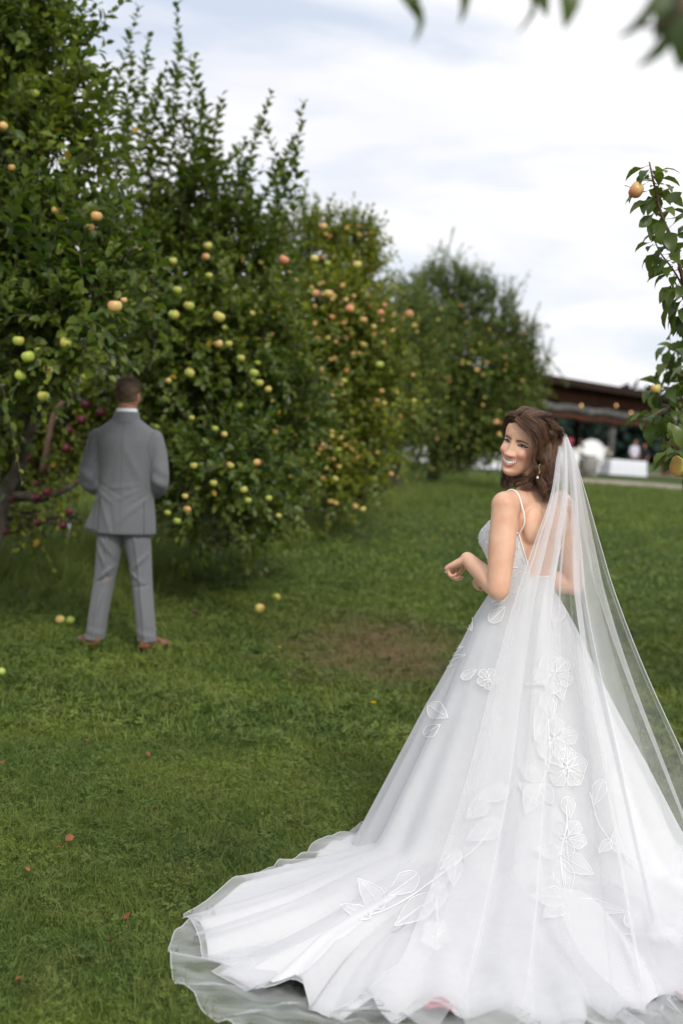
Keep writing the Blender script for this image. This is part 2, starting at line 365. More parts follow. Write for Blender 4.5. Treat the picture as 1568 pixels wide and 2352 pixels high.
def scatter(name, pts, scl, variants, label=None, kind='stuff', seed=0, tilt=.25):
    """one object whose points carry the tufts"""
    r = np.random.default_rng(seed); n = len(pts); me = bpy.data.meshes.new(name)
    me.vertices.add(n); me.vertices.foreach_set('co', np.ascontiguousarray(pts, np.float32).ravel())
    rot = np.stack([r.normal(0, tilt, n), r.normal(0, tilt, n), r.uniform(0, 6.28, n)], 1).astype(np.float32)
    a = me.attributes.new('rot', 'FLOAT_VECTOR', 'POINT'); a.data.foreach_set('vector', rot.ravel())
    a = me.attributes.new('scl', 'FLOAT', 'POINT'); a.data.foreach_set('value', np.asarray(scl, np.float32))
    a = me.attributes.new('vid', 'INT', 'POINT'); a.data.foreach_set('value', r.integers(0, len(variants), n).astype(np.int32))
    me.materials.append(M_blade); o = link(name, me)
    cl = bpy.data.collections.new(name + '_tufts')
    for i, vm in enumerate(variants): cl.objects.link(bpy.data.objects.new('%s_tuft_%d' % (name, i), vm))
    ng = bpy.data.node_groups.new(name, 'GeometryNodeTree'); ng.interface.new_socket('Geometry', in_out='INPUT', socket_type='NodeSocketGeometry'); ng.interface.new_socket('Geometry', in_out='OUTPUT', socket_type='NodeSocketGeometry')
    N = ng.nodes; L = ng.links; gi = N.new('NodeGroupInput'); go = N.new('NodeGroupOutput')
    ip = N.new('GeometryNodeInstanceOnPoints'); ci = N.new('GeometryNodeCollectionInfo'); ci.inputs['Collection'].default_value = cl
    ci.inputs['Separate Children'].default_value = True; ci.inputs['Reset Children'].default_value = True; ip.inputs['Pick Instance'].default_value = True
    def na(nm, ty):
        q = N.new('GeometryNodeInputNamedAttribute'); q.data_type = ty; q.inputs['Name'].default_value = nm; return q.outputs['Attribute']
    mp_ = N.new('GeometryNodeMeshToPoints'); L.new(gi.outputs[0], mp_.inputs['Mesh']); L.new(mp_.outputs[0], ip.inputs['Points']); L.new(ci.outputs[0], ip.inputs['Instance'])
    er = N.new('FunctionNodeEulerToRotation'); L.new(na('rot', 'FLOAT_VECTOR'), er.inputs[0]); L.new(er.outputs[0], ip.inputs['Rotation'])
    L.new(na('scl', 'FLOAT'), ip.inputs['Scale']); L.new(na('vid', 'INT'), ip.inputs['Instance Index'])
    L.new(ip.outputs[0], go.inputs[0]); md = o.modifiers.new('scatter', 'NODES'); md.node_group = ng
    if label: o['label'] = label
    if kind: o['kind'] = kind
    return o
def wedge(y0, y1, spacing, slope=.42, pad=.6):
    """jittered points on the lawn in view between two distances"""
    ys = np.arange(y0, y1, spacing); out = []
    for y in ys:
        w_ = slope * y + pad; x = np.arange(-w_, w_, spacing); out.append(np.stack([x, np.full(len(x), y)], 1))
    p = np.vstack(out); p = p + rng.uniform(-.5, .5, p.shape) * spacing * 1.6
    return p
def lift(p): return np.stack([p[:, 0], p[:, 1], ground_z(p[:, 0], p[:, 1])], 1)
def thin_brown(p, keep=.5):
    d = np.hypot((p[:, 0] - BROWN[0]) / .75, (p[:, 1] - BROWN[1]) / 1.35) + .25 * np.sin(p[:, 0] * 7 + p[:, 1] * 3)
    return p[(d > 1) | (rng.uniform(size=len(p)) < keep)]
tv = [tuft('lawn_tuft_a', 34, .042, .022, .052, .0011, .9, 1, .12), tuft('lawn_tuft_b', 34, .044, .018, .046, .0013, 1.2, 2, .10), tuft('lawn_tuft_c', 30, .042, .028, .078, .0010, .9, 3, .3),
      clover('clover_a', 11, .042, .0085, .034, 4), clover('clover_b', 7, .040, .0120, .030, 5), tuft('lawn_tuft_d', 32, .044, .015, .040, .0013, 1.3, 6, .15), tuft('lawn_tuft_e', 30, .046, .015, .060, .0011, 1.5, 61, .2)]
p = thin_brown(wedge(2.8, 7.2, .036)); scatter('lawn_grass', lift(p), rng.uniform(.7, 1.25, len(p)), tv, 'short clover-filled mown lawn around the bride', seed=1)
tm = [tuft('mid_tuft_a', 26, .075, .025, .060, .003, .9, 7), tuft('mid_tuft_b', 24, .08, .02, .055, .0035, 1.2, 8), tuft('mid_tuft_c', 20, .08, .03, .085, .0028, .8, 9, .15), clover('clover_c', 9, .08, .022, .045, 10)]
p = thin_brown(wedge(7.0, 14, .07)); scatter('lawn_grass', lift(p), rng.uniform(.7, 1.3, len(p)), tm, 'mown lawn between the couple and the apple trees', seed=2)
tf_ = [tuft('far_tuft_a', 24, .19, .03, .075, .009, .9, 12), tuft('far_tuft_b', 24, .2, .03, .07, .011, 1.1, 13)]
p = wedge(13.8, 46, .19, .32); scatter('lawn_grass', lift(p), rng.uniform(.7, 1.2, len(p)), tf_, 'distant mown lawn running back to the pavilion', seed=3)
# unmown fringe under the row of trees
tt = [tuft('tall_tuft_a', 34, .11, .12, .34, .0035, .7, 14, .25), tuft('tall_tuft_b', 30, .12, .10, .28, .004, .9, 15, .2), tuft('tall_tuft_c', 26, .12, .15, .42, .003, .6, 16, .4)]
rowx = lambda y: -3.6 + (y - 9.5) * .285
p = np.stack([rng.uniform(-2.3, .75, 5200), rng.uniform(10.2, 34, 5200)], 1); p[:, 0] += rowx(p[:, 1]) + .55
p2 = np.stack([rng.uniform(-9, -3.2, 2600), rng.uniform(11.6, 22, 2600)], 1); p = np.vstack([p, p2])
scatter('tall_grass', lift(p), rng.uniform(.45, 1.15, len(p)) * np.clip((p[:, 1] - 9.6) / 3, .35, 1), tt, 'long unmown grass under the row of apple trees', seed=4)
print('ground', time.time() - T0)
# ------------------------------------------------------------------ apple trees
M_leaf = leaf_mat('apple_leaf', (.032, .074, .007), (.180, .225, .026), (.42, .27, .04), odd=.012)
M_leafy = leaf_mat('apple_leaf_yellowing', (.055, .098, .006), (.290, .310, .020), (.50, .32, .04), odd=.02)
M_pear_leaf = leaf_mat('pear_leaf', (.045, .078, .016), (.120, .160, .035), (.14, .07, .04), odd=.05, rough=.35)
M_bark = mat('bark', (.055, .042, .032), .9, col2=(.12, .10, .08), vscale=14, bump=.8, bscale=40, spec=.1)
M_shoot = mat('shoot_bark', (.10, .075, .055), .7, col2=(.17, .14, .11), vscale=9, spec=.2)
M_twig_red = mat('reddish_bark', (.11, .060, .042), .75, col2=(.17, .11, .08), vscale=9, spec=.2)
def apple_mat(name, base, blush, amt, rough=.32):
    m = bpy.data.materials.new(name); m.use_nodes = True; nt = m.node_tree; N = nt.nodes; L = nt.links; p = N['Principled BSDF']
    tc = N.new('ShaderNodeTexCoord'); sp = N.new('ShaderNodeSeparateXYZ'); L.new(tc.outputs['Object'], sp.inputs[0])
    n = N.new('ShaderNodeTexNoise'); n.inputs['Scale'].default_value = 22; n.inputs['Detail'].default_value = 5; L.new(tc.outputs['Object'], n.inputs['Vector'])
    a = N.new('ShaderNodeMath'); a.operation = 'MULTIPLY_ADD'; L.new(sp.outputs['X'], a.inputs[0]); a.inputs[1].default_value = 11; L.new(n.outputs['Fac'], a.inputs[2])
    r = N.new('ShaderNodeMapRange'); L.new(a.outputs[0], r.inputs['Value']); r.inputs['From Min'].default_value = .75 - amt; r.inputs['From Max'].default_value = 1.05 - amt * .6
    mx = N.new('ShaderNodeMix'); mx.data_type = 'RGBA'; L.new(r.outputs[0], mx.inputs[0]); mx.inputs[6].default_value = (*base, 1); mx.inputs[7].default_value = (*blush, 1)
    L.new(mx.outputs[2], p.inputs['Base Color']); p.inputs['Roughness'].default_value = rough; p.inputs['Specular IOR Level'].default_value = .4
    return m
M_ap_green = apple_mat('apple_green', (.36, .43, .07), (.50, .42, .10), .2)
M_ap_gold = apple_mat('apple_gold', (.58, .50, .13), (.60, .33, .12), .40)
M_ap_blush = apple_mat('apple_blush', (.60, .45, .15), (.62, .25, .12), .62)
M_ap_red = apple_mat('apple_red', (.16, .022, .035), (.08, .012, .028), .5, .4)
M_stem = mat('fruit_stem', (.09, .06, .03), .8)
def apple_mesh(name, m, pear=False):
    V = []; n = 14; prof = []
    for t in np.linspace(0, 1, 10):
        a = math.pi * t
        if pear: r = math.sin(a) * (1.0 - .34 * (math.cos(a) > 0) * math.cos(a) ** 1.2 if math.cos(a) > 0 else 1.0); z = math.cos(a) * 1.22
        else: r = math.sin(a) ** .85 * (1 + .10 * math.cos(a)); z = math.cos(a) * .92 - .22 * math.exp(-(math.sin(a) / .42) ** 2) * (1 if math.cos(a) > 0 else -.7)
        prof.append((0, 0, z * .038, max(r, .02) * .038, max(r, .02) * .038))
    v, f = loft(prof, n, True); s = tube([(0, 0, .022), (.002, 0, .040), (.006, 0, .058)], [.0016, .0014, .002], 5)
    me = mesh(name, join([(v, f), s]), True, [m, M_stem])
    mi = [0] * len(f) + [1] * len(s[1]); me.polygons.foreach_set('material_index', mi); return me
AP = {k: apple_mesh('apple', m) for k, m in (('g', M_ap_green), ('y', M_ap_gold), ('b', M_ap_blush), ('r', M_ap_red))}
# leaf templates: along +Y, normal +Z, unit length
LT8 = (np.array([(0, 0, 0), (-.30, .32, .06), (0, .35, -.04), (.30, .32, .06), (-.24, .70, .02), (0, .72, -.08), (.24, .70, .02), (0, 1, -.20)]),
       np.array([(0, 2, 1), (0, 3, 2), (1, 2, 5), (1, 5, 4), (2, 3, 6), (2, 6, 5), (4, 5, 7), (5, 6, 7)]))
LT4 = (np.array([(0, 0, 0), (-.30, .45, .07), (0, .5, -.04), (.30, .45, .07), (0, 1, -.12)]), np.array([(0, 2, 1), (0, 3, 2), (1, 2, 4), (2, 3, 4)]))
LTP = (np.array([(0, 0, 0), (0, .22, 0), (-.2, .42, .06), (0, .45, .0), (.2, .42, .06), (-.2, .72, -.05), (0, .72, -.12), (.2, .72, -.05), (-.10, .92, -.22), (0, .92, -.27), (.10, .92, -.22), (0, 1.05, -.42)]),
       np.array([(0, 1, 1 + 0), ]))
LTP = (np.array([(-.012, 0, 0), (.012, 0, 0), (-.06, .2, 0), (0, .2, -.01), (.06, .2, 0), (-.27, .45, .05), (0, .47, -.01), (.27, .45, .05), (-.25, .72, -.05), (0, .74, -.12), (.25, .72, -.05), (-.12, .93, -.24), (0, .94, -.28), (.12, .93, -.24), (0, 1.04, -.42)]),
       np.array([(0, 1, 3), (0, 3, 2), (1, 4, 3), (2, 3, 6), (2, 6, 5), (3, 4, 7), (3, 7, 6), (5, 6, 9), (5, 9, 8), (6, 7, 10), (6, 10, 9), (8, 9, 12), (8, 12, 11), (9, 10, 13), (9, 13, 12), (11, 12, 14), (12, 13, 14)]))
def leaf_frames(D, U):
    D = nrm(D); S = nrm(np.cross(D, U)); Nn = np.cross(S, D); return S, D, Nn
def leaves_mesh(name, pos, D, U, size, tpl, m, shade):
    TV, TF = tpl; S, D, Nn = leaf_frames(D, U); n = len(pos)
    V = pos[:, None, :] + size[:, None, None] * (TV[None, :, 0:1] * S[:, None, :] + TV[None, :, 1:2] * D[:, None, :] + TV[None, :, 2:3] * Nn[:, None, :])
    Fq = (TF[None] + (np.arange(n) * len(TV))[:, None, None]).reshape(-1, 3)
    me = raw_mesh(name, V.reshape(-1, 3), Fq, [m], smooth=True)
    at = me.attributes.new('shade', 'FLOAT', 'POINT'); at.data.foreach_set('value', np.repeat(shade, len(TV)).astype(np.float32)); return me
def leaf_variants(tpl, m, k=6):
    out = []
    for i in range(k):
        me = raw_mesh('leaf', tpl[0], tpl[1], [m], smooth=True); at = me.attributes.new('shade', 'FLOAT', 'POINT')
        at.data.foreach_set('value', np.full(len(tpl[0]), (i + .5) / k * .96, np.float32)); out.append(me)
    return out
LV = {}
def shoots(r, bases, dirs, lens, nleaf, lsize, droop=.0, taper=True, opn=None):
    """leaves set spirally along curved shoots; returns leaf arrays and shoot polylines"""
    n = len(bases); dirs = nrm(dirs); side = nrm(np.cross(dirs, r.normal(size=(n, 3)))); bend = r.uniform(-.18, .18, n)
    lines = []; ts = np.linspace(0, 1, 5)
    pts = bases[:, None, :] + dirs[:, None, :] * (lens[:, None] * ts)[:, :, None] + side[:, None, :] * (bend * lens)[:, None, None] * (ts ** 2)[None, :, None]
    pts[:, :, 2] -= (droop * lens)[:, None] * ts[None] ** 2 if np.ndim(droop) else droop * lens[:, None] * ts[None] ** 2
    P_, D_, U_, S_ = [], [], [], []
    for k in range(nleaf):
        t = (k + r.uniform(.0, .9, n)) / nleaf; t = np.clip(t * .97 + .04, 0, 1)
        f = t * 4; i = np.minimum(f.astype(int), 3); u = (f - i)[:, None]; idx = np.arange(n)
        p = pts[idx, i] * (1 - u) + pts[idx, i + 1] * u; tg = nrm(pts[idx, i + 1] - pts[idx, i])
        ang = k * 2.4 + r.uniform(0, .8, n) + idx; e1 = nrm(np.cross(tg, np.array([.3, .2, 1.0]))); e2 = np.cross(tg, e1)
        rad = e1 * np.cos(ang)[:, None] + e2 * np.sin(ang)[:, None]; op = (1.15 - .75 * t)[:, None] if opn is None else opn * (1.15 - .4 * t)[:, None]
        d = nrm(tg * (.55 + .5 * t[:, None]) + rad * op + r.normal(0, .18, (n, 3))); P_.append(p); D_.append(d)
        U_.append(nrm(tg * 1.0 - d * .2 + np.array([0, 0, .8]) + r.normal(0, .25, (n, 3))))
        S_.append(lsize * r.uniform(.65, 1.15, n) * ((1.1 - .5 * t) if taper else 1))
    return np.vstack(P_), np.vstack(D_), np.vstack(U_), np.concatenate(S_), pts
def tree(name, label, cat, base_px, depth, lumps, sprouts, lsize, per_m2, nleaf, tpl, m, trunk_r, seed, apples=(), rnd_apples=0, mix='gyb', group=None, single=300, trunk_pts=None, bark=None, sprout_w=.10, rnd_box=None, limb_n=None, lens=(.22, .5), droop=0.0):
    """lumps: (px, py, depth, radius in photo px); sprouts: (tip px, tip py, depth, length px)"""
    r = np.random.default_rng(seed); bark = bark or M_bark
    b = P(base_px[0], base_px[1], depth); b[2] = float(ground_z(b[0], b[1]))
    root = thing(name, label, cat, b, group)
    C = np.array([P(l[0], l[1], l[2]) for l in lumps]); Rr = np.array([l[3] * l[2] / F_PX for l in lumps])
    # trunk and limbs
    fork = b + np.array([r.uniform(-.1, .1), r.uniform(-.1, .1), r.uniform(.55, .8)]) if trunk_pts is None else np.array(trunk_pts[-1])
    tp = PL(trunk_pts, 12) if trunk_pts is not None else PL([b - (0, 0, .05), b + (fork - b) * .5 + r.normal(0, .03, 3), fork], 12)
    tr_ = np.linspace(1.25, .85, 12) * trunk_r; tr_[0] *= 1.3
    part('trunk', tube(tp, tr_, 12), root, [bark])
    bp = []
    for c, rr in zip(C, Rr):
        mid = (fork + c) / 2 + r.normal(0, .12, 3); bp.append(tube(PL([fork, mid, c], 10), np.linspace(.55, .16, 10) * trunk_r, 7))
        for q in range(5 if len(C) < 20 else 3):
            e = c + nrm(r.normal(size=3) + [0, 0, .5]) * rr * .8; bp.append(tube(PL([c * .6 + fork * .4 + r.normal(0, .1, 3) * .3, (c + e) / 2 + r.normal(0, .08, 3), e], 7), np.linspace(.22, .06, 7) * trunk_r, 5))
    part('branch', join(bp), root, [bark])
    P_, D_, U_, S_, B_ = [], [], [], [], []
    for c, rr in zip(C, Rr):
        n = int(4 * math.pi * rr * rr * per_m2)
        d = nrm(r.normal(size=(n, 3)) + [0, -.25, .12]); u = r.uniform(.35, 1.0, n) ** .6
        lump = 1 + .22 * np.sin(d[:, 0] * 5 + seed) * np.cos(d[:, 2] * 4 + seed * 2) + .12 * np.sin(d[:, 1] * 9 + 3 * d[:, 2])
        base = c + d * (rr * u * lump * .86)[:, None]; L_ = r.uniform(*lens, n) * (.6 + .6 * r.uniform(size=n))
        dirs = d * .75 + np.array([0, 0, .75]) + r.normal(0, .45, (n, 3)); dr = np.where(d[:, 2] < 0, .5, .1) + droop
        p, D, U, S, pts = shoots(r, base, dirs, L_, nleaf, lsize, dr); P_.append(p); D_.append(D); U_.append(U); S_.append(S); B_.append(pts)
    for (sx, sy, sd, sl) in sprouts:
        for q in range(3):
            tip = P(sx + r.normal(0, 4) * (q > 0), sy + (q > 0) * r.uniform(.15, .5) * sl, sd + r.normal(0, .25) * (q > 0)); ln = sl * sd / F_PX * r.uniform(.9, 1.2)
            dv = nrm(np.array([r.normal(.12 if q == 0 else .05, .14 + .14 * q), r.normal(0, .15), 1.0])); bs = tip - dv * ln
            nl = max(10, int(ln / (lsize * .26))); p, D, U, S, pts = shoots(r, bs[None], dv[None], np.array([ln]), nl, lsize * 1.30, 0.0, True, 1.25)
            P_.append(p); D_.append(D); U_.append(U); S_.append(S); B_.append(pts)
    p, D, U, S = np.vstack(P_), np.vstack(D_), np.vstack(U_), np.concatenate(S_); pts = np.vstack(B_)
    Ci = np.array(CM.inverted()); pc = p @ Ci[:3, :3].T + Ci[:3, 3]; ix = pc[:, 0] / -pc[:, 2] * F_PX + 784; iy = 1176 - pc[:, 1] / -pc[:, 2] * F_PX
    ok = (p[:, 2] > ground_z(p[:, 0], p[:, 1]) + .12) & ~((ix > 165) & (ix < 400) & (iy > 868) & (-pc[:, 2] < 10.1)); p, D, U, S = p[ok], D[ok], U[ok], S[ok]
    pm = pts.mean(1) @ Ci[:3, :3].T + Ci[:3, 3]; px_ = pm[:, 0] / -pm[:, 2] * F_PX + 784; py_ = 1176 - pm[:, 1] / -pm[:, 2] * F_PX; pts = pts[~((px_ > 155) & (px_ < 410) & (py_ > 850) & (-pm[:, 2] < 10.3))]
    sh = np.clip(r.beta(2, 2.4, len(p)) + .12 * np.sin(p[:, 0] * 2 + seed) * np.sin(p[:, 2] * 3), 0, .985); sh[r.uniform(size=len(p)) < .004] = .999
    V, q = strands(pts, np.full(len(pts), .0032), np.full(len(pts), .0014)); me = raw_mesh('twig', V, q, [M_shoot]); o = link('twig', me, root); o['kind'] = 'stuff'
    # the leaves nearest the camera are leaves of their own, the rest one mass
    if single:
        Ci = np.array(CM.inverted()); pc = p @ Ci[:3, :3].T + Ci[:3, 3]; ix = pc[:, 0] / -pc[:, 2] * F_PX + 784; iy = 1176 - pc[:, 1] / -pc[:, 2] * F_PX
        inv = (ix > 0) & (ix < 1568) & (iy > 0) & (iy < 2352); score = S / -pc[:, 2] * inv; order = np.argsort(-score); pick = order[:single]; pick = pick[inv[pick]]
        key = (id(tpl), m.name)
        if key not in LV: LV[key] = leaf_variants(tpl, m)
        Sx, Dy, Nz = leaf_frames(D[pick], U[pick])
        for k, i in enumerate(pick):
            s = S[i]; M = Matrix(((Sx[k, 0] * s, Dy[k, 0] * s, Nz[k, 0] * s, p[i, 0]), (Sx[k, 1] * s, Dy[k, 1] * s, Nz[k, 1] * s, p[i, 1]), (Sx[k, 2] * s, Dy[k, 2] * s, Nz[k, 2] * s, p[i, 2]), (0, 0, 0, 1)))
            link('leaf', LV[key][min(5, int(sh[i] * 6))], root, M)
        kp = np.ones(len(p), bool); kp[pick] = False; p, D, U, S, sh = p[kp], D[kp], U[kp], S[kp], sh[kp]
    o = link('foliage', leaves_mesh('foliage', p, D, U, S, tpl, m, sh), root); o['kind'] = 'stuff'
    # fruit
    spots = []
    for a in apples:
        spots.append((P(a[0], a[1], a[2]), a[3] * a[2] / F_PX / .076, a[4]))
    eye = np.array(CM.translation); wts = Rr ** 2 / np.sum(Rr ** 2); tries = 0
    while len(spots) < len(apples) + rnd_apples and tries < rnd_apples * 30:
        tries += 1; i = r.choice(len(C), p=wts); v = nrm(eye - C[i]); d = nrm(v * .9 + r.normal(0, .75, 3)); q = C[i] + d * Rr[i] * r.uniform(.84, 1.04)
        if any(np.linalg.norm(q - c) < rr * .82 for c, rr in zip(C, Rr)): continue
        if q[2] < b[2] + .2: continue
        if rnd_box:
            qc = np.array(CM.inverted() @ Vector(q)); a_, b_ = qc[0] / -qc[2] * F_PX + 784, 1176 - qc[1] / -qc[2] * F_PX
            if not (rnd_box[0] < a_ < rnd_box[2] and rnd_box[1] < b_ < rnd_box[3]): continue
        hi = q[2] > b[2] + 2.2; k = mix[min(len(mix) - 1, int(r.beta(2.2, 1.6 if hi else 3.0) * len(mix)))]
        spots.append((q, r.uniform(.62, .90), k))
    for q, s, k in spots:
        M = Matrix.Translation(q) @ Matrix.Rotation(r.uniform(0, 6.28), 4, 'Z') @ Matrix.Rotation(r.normal(0, .35), 4, 'X') @ Matrix.Scale(s, 4)
        link('apple', AP[k], root, M)
    return root
t1_ap = [(264, 704, 7.7, 34, 'b'), (152, 788, 8.2, 29, 'g'), (65, 820, 8.1, 31, 'g'), (43, 783, 8.2, 27, 'g'), (47, 863, 8.2, 27, 'g'), (112, 848, 8.3, 27, 'y'), (195, 865, 8.4, 20, 'g'), (222, 497, 8.3, 27, 'y'),
         (208, 523, 8.4, 20, 'y'), (180, 796, 8.4, 18, 'g'), (27, 385, 8.6, 18, 'y'), (80, 213, 8.7, 23, 'g'), (128, 484, 8.5, 20, 'y'), (8, 290, 8.4, 22, 'b'), (88, 806, 8.4, 20, 'g'), (100, 910, 8.3, 28, 'g'), (285, 690, 7.9, 16, 'y')]
tree('apple_tree', 'nearest apple tree, its crown filling the left edge above the man', 'apple tree', (-60, 1300), 9.6,
     [(70, 150, 9.3, 140), (-30, 60, 9.4, 170), (90, 400, 9.1, 165), (140, 560, 8.9, 120), (40, 620, 9, 210), (170, 720, 8.6, 130), (50, 790, 8.7, 150), (270, 640, 8.8, 80), (-160, 500, 9.6, 330), (-200, 150, 9.6, 300), (-60, 950, 9.2, 90), (110, 860, 8.8, 60)],
     [(107, -30, 9.2, 300), (40, -60, 9.2, 300), (150, -40, 9.1, 280), (178, 20, 9.3, 210), (228, 138, 9.2, 170), (290, 395, 8.6, 200), (165, 390, 8.3, 200), (70, 390, 8.3, 180), (60, 60, 9, 200)],
     .098, 66, 10, LT8, M_leaf, .045, 21, t1_ap, 6, 'ggy', 'apple trees in the orchard row', trunk_pts=[P(-60, 1420, 9.6) * [1, 1, 0] + [0, 0, float(ground_z(-2.4, 9.6)) - .05], P(5, 1160, 9.6), P(42, 1080, 9.6), P(75, 960, 9.5)])
t2_ap = [(503, 728, 10.2, 28, 'y'), (434, 703, 10.2, 25, 'g'), (399, 724, 10.1, 26, 'g'), (502, 790, 10.4, 21, 'b'), (407, 667, 10.3, 22, 'g'), (397, 600, 10.4, 20, 'g'), (478, 565, 10.7, 20, 'g'), (473, 590, 10.6, 18, 'b'),
         (480, 633, 10.6, 17, 'g'), (553, 823, 10.6, 19, 'g'), (435, 858, 10.4, 24, 'g'), (525, 790, 10.7, 18, 'g'), (595, 880, 10.8, 20, 'g'), (583, 857, 10.7, 22, 'g'), (494, 985, 10.6, 16, 'g'), (652, 597, 11.2, 24, 'b'), (722, 594, 11.6, 20, 'y'),
         (530, 1070, 10.3, 16, 'g'), (590, 1063, 10.3, 18, 'b'), (445, 1070, 10.3, 18, 'g'), (560, 1125, 10.3, 18, 'g'), (490, 1110, 10.2, 18, 'g'), (425, 1140, 10.2, 15, 'y'), (430, 1170, 10.2, 18, 'y'), (407, 1197, 10.2, 18, 'g'), (570, 1150, 10.3, 16, 'g'),
         (617, 1145, 10.4, 16, 'g'), (385, 1178, 10.2, 15, 'g'), (640, 1185, 10.5, 14, 'g'), (527, 1068, 10.5, 15, 'b'), (515, 998, 10.6, 15, 'y'), (440, 960, 10.6, 14, 'g'), (387, 875, 10.6, 14, 'y')]
tree('apple_tree', 'second apple tree, with tall upright shoots, directly behind the man', 'apple tree', (490, 1240), 15.0,
     [(330, 540, 12.4, 95), (430, 520, 12.6, 120), (380, 640, 12.2, 150), (500, 600, 12.4, 130), (430, 800, 12, 180), (580, 640, 12.6, 110), (560, 820, 12.2, 160), (430, 1150, 12.2, 75), (520, 1165, 12.2, 70), (600, 1160, 12.6, 65), (400, 1190, 13, 60), (480, 1200, 13, 60), (560, 1200, 13, 60), (650, 1150, 13, 60), (460, 980, 12.2, 165), (380, 1080, 12.4, 110), (545, 1075, 11.2, 85), (470, 1120, 11.4, 85), (620, 1100, 11.8, 75), (640, 960, 12.6, 120), (290, 800, 12.8, 130)],
     [(312, 28, 11.8, 260), (345, 80, 11.9, 240), (282, 160, 11.9, 210), (378, 150, 12, 220), (457, 22, 12, 330), (452, 130, 12, 260), (475, 190, 12.2, 200), (420, 250, 12.2, 180), (540, 240, 12.4, 210), (608, 212, 12.4, 230), (575, 320, 12.4, 180), (683, 232, 12.4, 240), (650, 320, 12.5, 200), (335, 240, 12, 180), (245, 280, 12, 160), (510, 330, 12.4, 160)],
     .096, 60, 10, LT8, M_leaf, .08, 22, t2_ap, 44, 'ggyy', 'apple trees in the orchard row')
t3_ap = [(755, 675, 13.5, 22, 'y'), (723, 674, 13.4, 21, 'b'), (803, 710, 14.2, 20, 'b'), (742, 520, 14.8, 18, 'b'), (820, 608, 14.8, 20, 'y'), (752, 605, 14.5, 14, 'g'), (835, 735, 15, 16, 'y'), (874, 718, 15, 16, 'b'), (738, 850, 14, 18, 'y'), (763, 912, 14, 16, 'b'),
         (722, 970, 14, 17, 'b'), (700, 962, 14, 18, 'y'), (742, 1024, 14, 17, 'b'), (833, 1170, 14.5, 14, 'y'), (653, 985, 13.6, 14, 'b'), (678, 1000, 13.8, 13, 'b'), (790, 875, 14.4, 14, 'g'), (770, 1100, 14.2, 14, 'y'), (872, 838, 15, 18, 'g')]
tree('apple_tree', 'third apple tree, full of golden and blushed apples, at the middle of the row', 'apple tree', (760, 1240), 18.5,
     [(700, 580, 17.5, 95), (770, 590, 17.6, 90), (820, 560, 17.6, 55), (830, 640, 17.6, 55), (720, 730, 17, 140), (800, 760, 17, 110), (690, 880, 17, 150), (800, 900, 17, 130), (880, 900, 17.4, 95), (720, 1020, 17, 125), (830, 1040, 17.2, 95), (770, 1110, 16.8, 80), (640, 760, 17.4, 110), (640, 1020, 17.2, 100), (860, 780, 17.4, 80)],
     [(705, 412, 17, 140), (740, 450, 17, 110), (720, 480, 17, 100), (800, 520, 17, 90), (858, 475, 17.4, 120), (862, 530, 17.4, 90), (770, 500, 17.4, 90), (640, 455, 17, 110), (612, 470, 17, 110), (850, 620, 17.4, 110)],
     .092, 66, 9, LT4, M_leafy, .09, 23, t3_ap, 230, 'gyyybb', 'apple trees in the orchard row', rnd_box=(600, 520, 950, 1170))
tree('apple_tree', 'thin-trunked apple tree half hidden between the middle tree and the last tree', 'apple tree', (905, 1185), 24.0,
     [(900, 740, 23.5, 100), (960, 760, 24, 80), (930, 860, 23.5, 100), (880, 930, 23.5, 90), (950, 960, 23.8, 75), (900, 1010, 23.5, 60)],
     [(875, 660, 24, 90), (905, 670, 24, 80), (930, 640, 24, 110)],
     .095, 50, 8, LT4, M_leaf, .08, 24, [(900, 722, 22, 17, 'b'), (926, 733, 22, 15, 'b'), (940, 722, 22, 20, 'b'), (952, 748, 22, 15, 'b'), (890, 760, 22, 13, 'y')], 26, 'gyb', 'apple trees in the orchard row', rnd_box=(820, 640, 1010, 1100))
tree('apple_tree', 'last apple tree of the row, round dark crown with spiky shoots beside the pavilion', 'apple tree', (1000, 1140), 30.0,
     [(1000, 700, 29, 85), (1040, 700, 29, 110), (1110, 730, 29, 100), (1170, 790, 29, 75), (1180, 880, 29, 85), (1130, 1010, 28.6, 85), (960, 880, 28.6, 110), (1060, 950, 28.6, 120), (1200, 960, 29, 45), (980, 830, 28.6, 110), (1080, 860, 28.6, 125), (1150, 860, 29, 90), (1190, 820, 29, 50), (1150, 960, 28.6, 75), (1020, 960, 28.6, 120), (1100, 980, 28.6, 90), (990, 1050, 28.6, 65), (1190, 920, 29, 45), (1050, 1040, 28.6, 55)],
     [(930, 615, 29, 130), (962, 600, 29, 130), (1012, 555, 29, 170), (1045, 525, 29, 200), (1085, 610, 29, 130), (1120, 620, 29, 130), (1195, 640, 29, 170), (1232, 700, 29, 130), (1265, 775, 29, 90), (1150, 670, 29, 110), (1175, 700, 29, 110), (985, 620, 29, 120), (1065, 600, 29, 140), (1215, 760, 29, 100), (1240, 800, 29, 70)],
     .095, 48, 8, LT4, M_leaf, .13, 25, [(985, 700, 27, 16, 'b'), (1013, 712, 27, 14, 'y'), (1140, 970, 27, 15, 'b'), (1147, 998, 27, 13, 'y'), (1095, 850, 27, 12, 'y'), (960, 905, 27, 13, 'y')], 80, 'gyyb', 'apple trees in the orchard row', rnd_box=(930, 700, 1240, 1100))
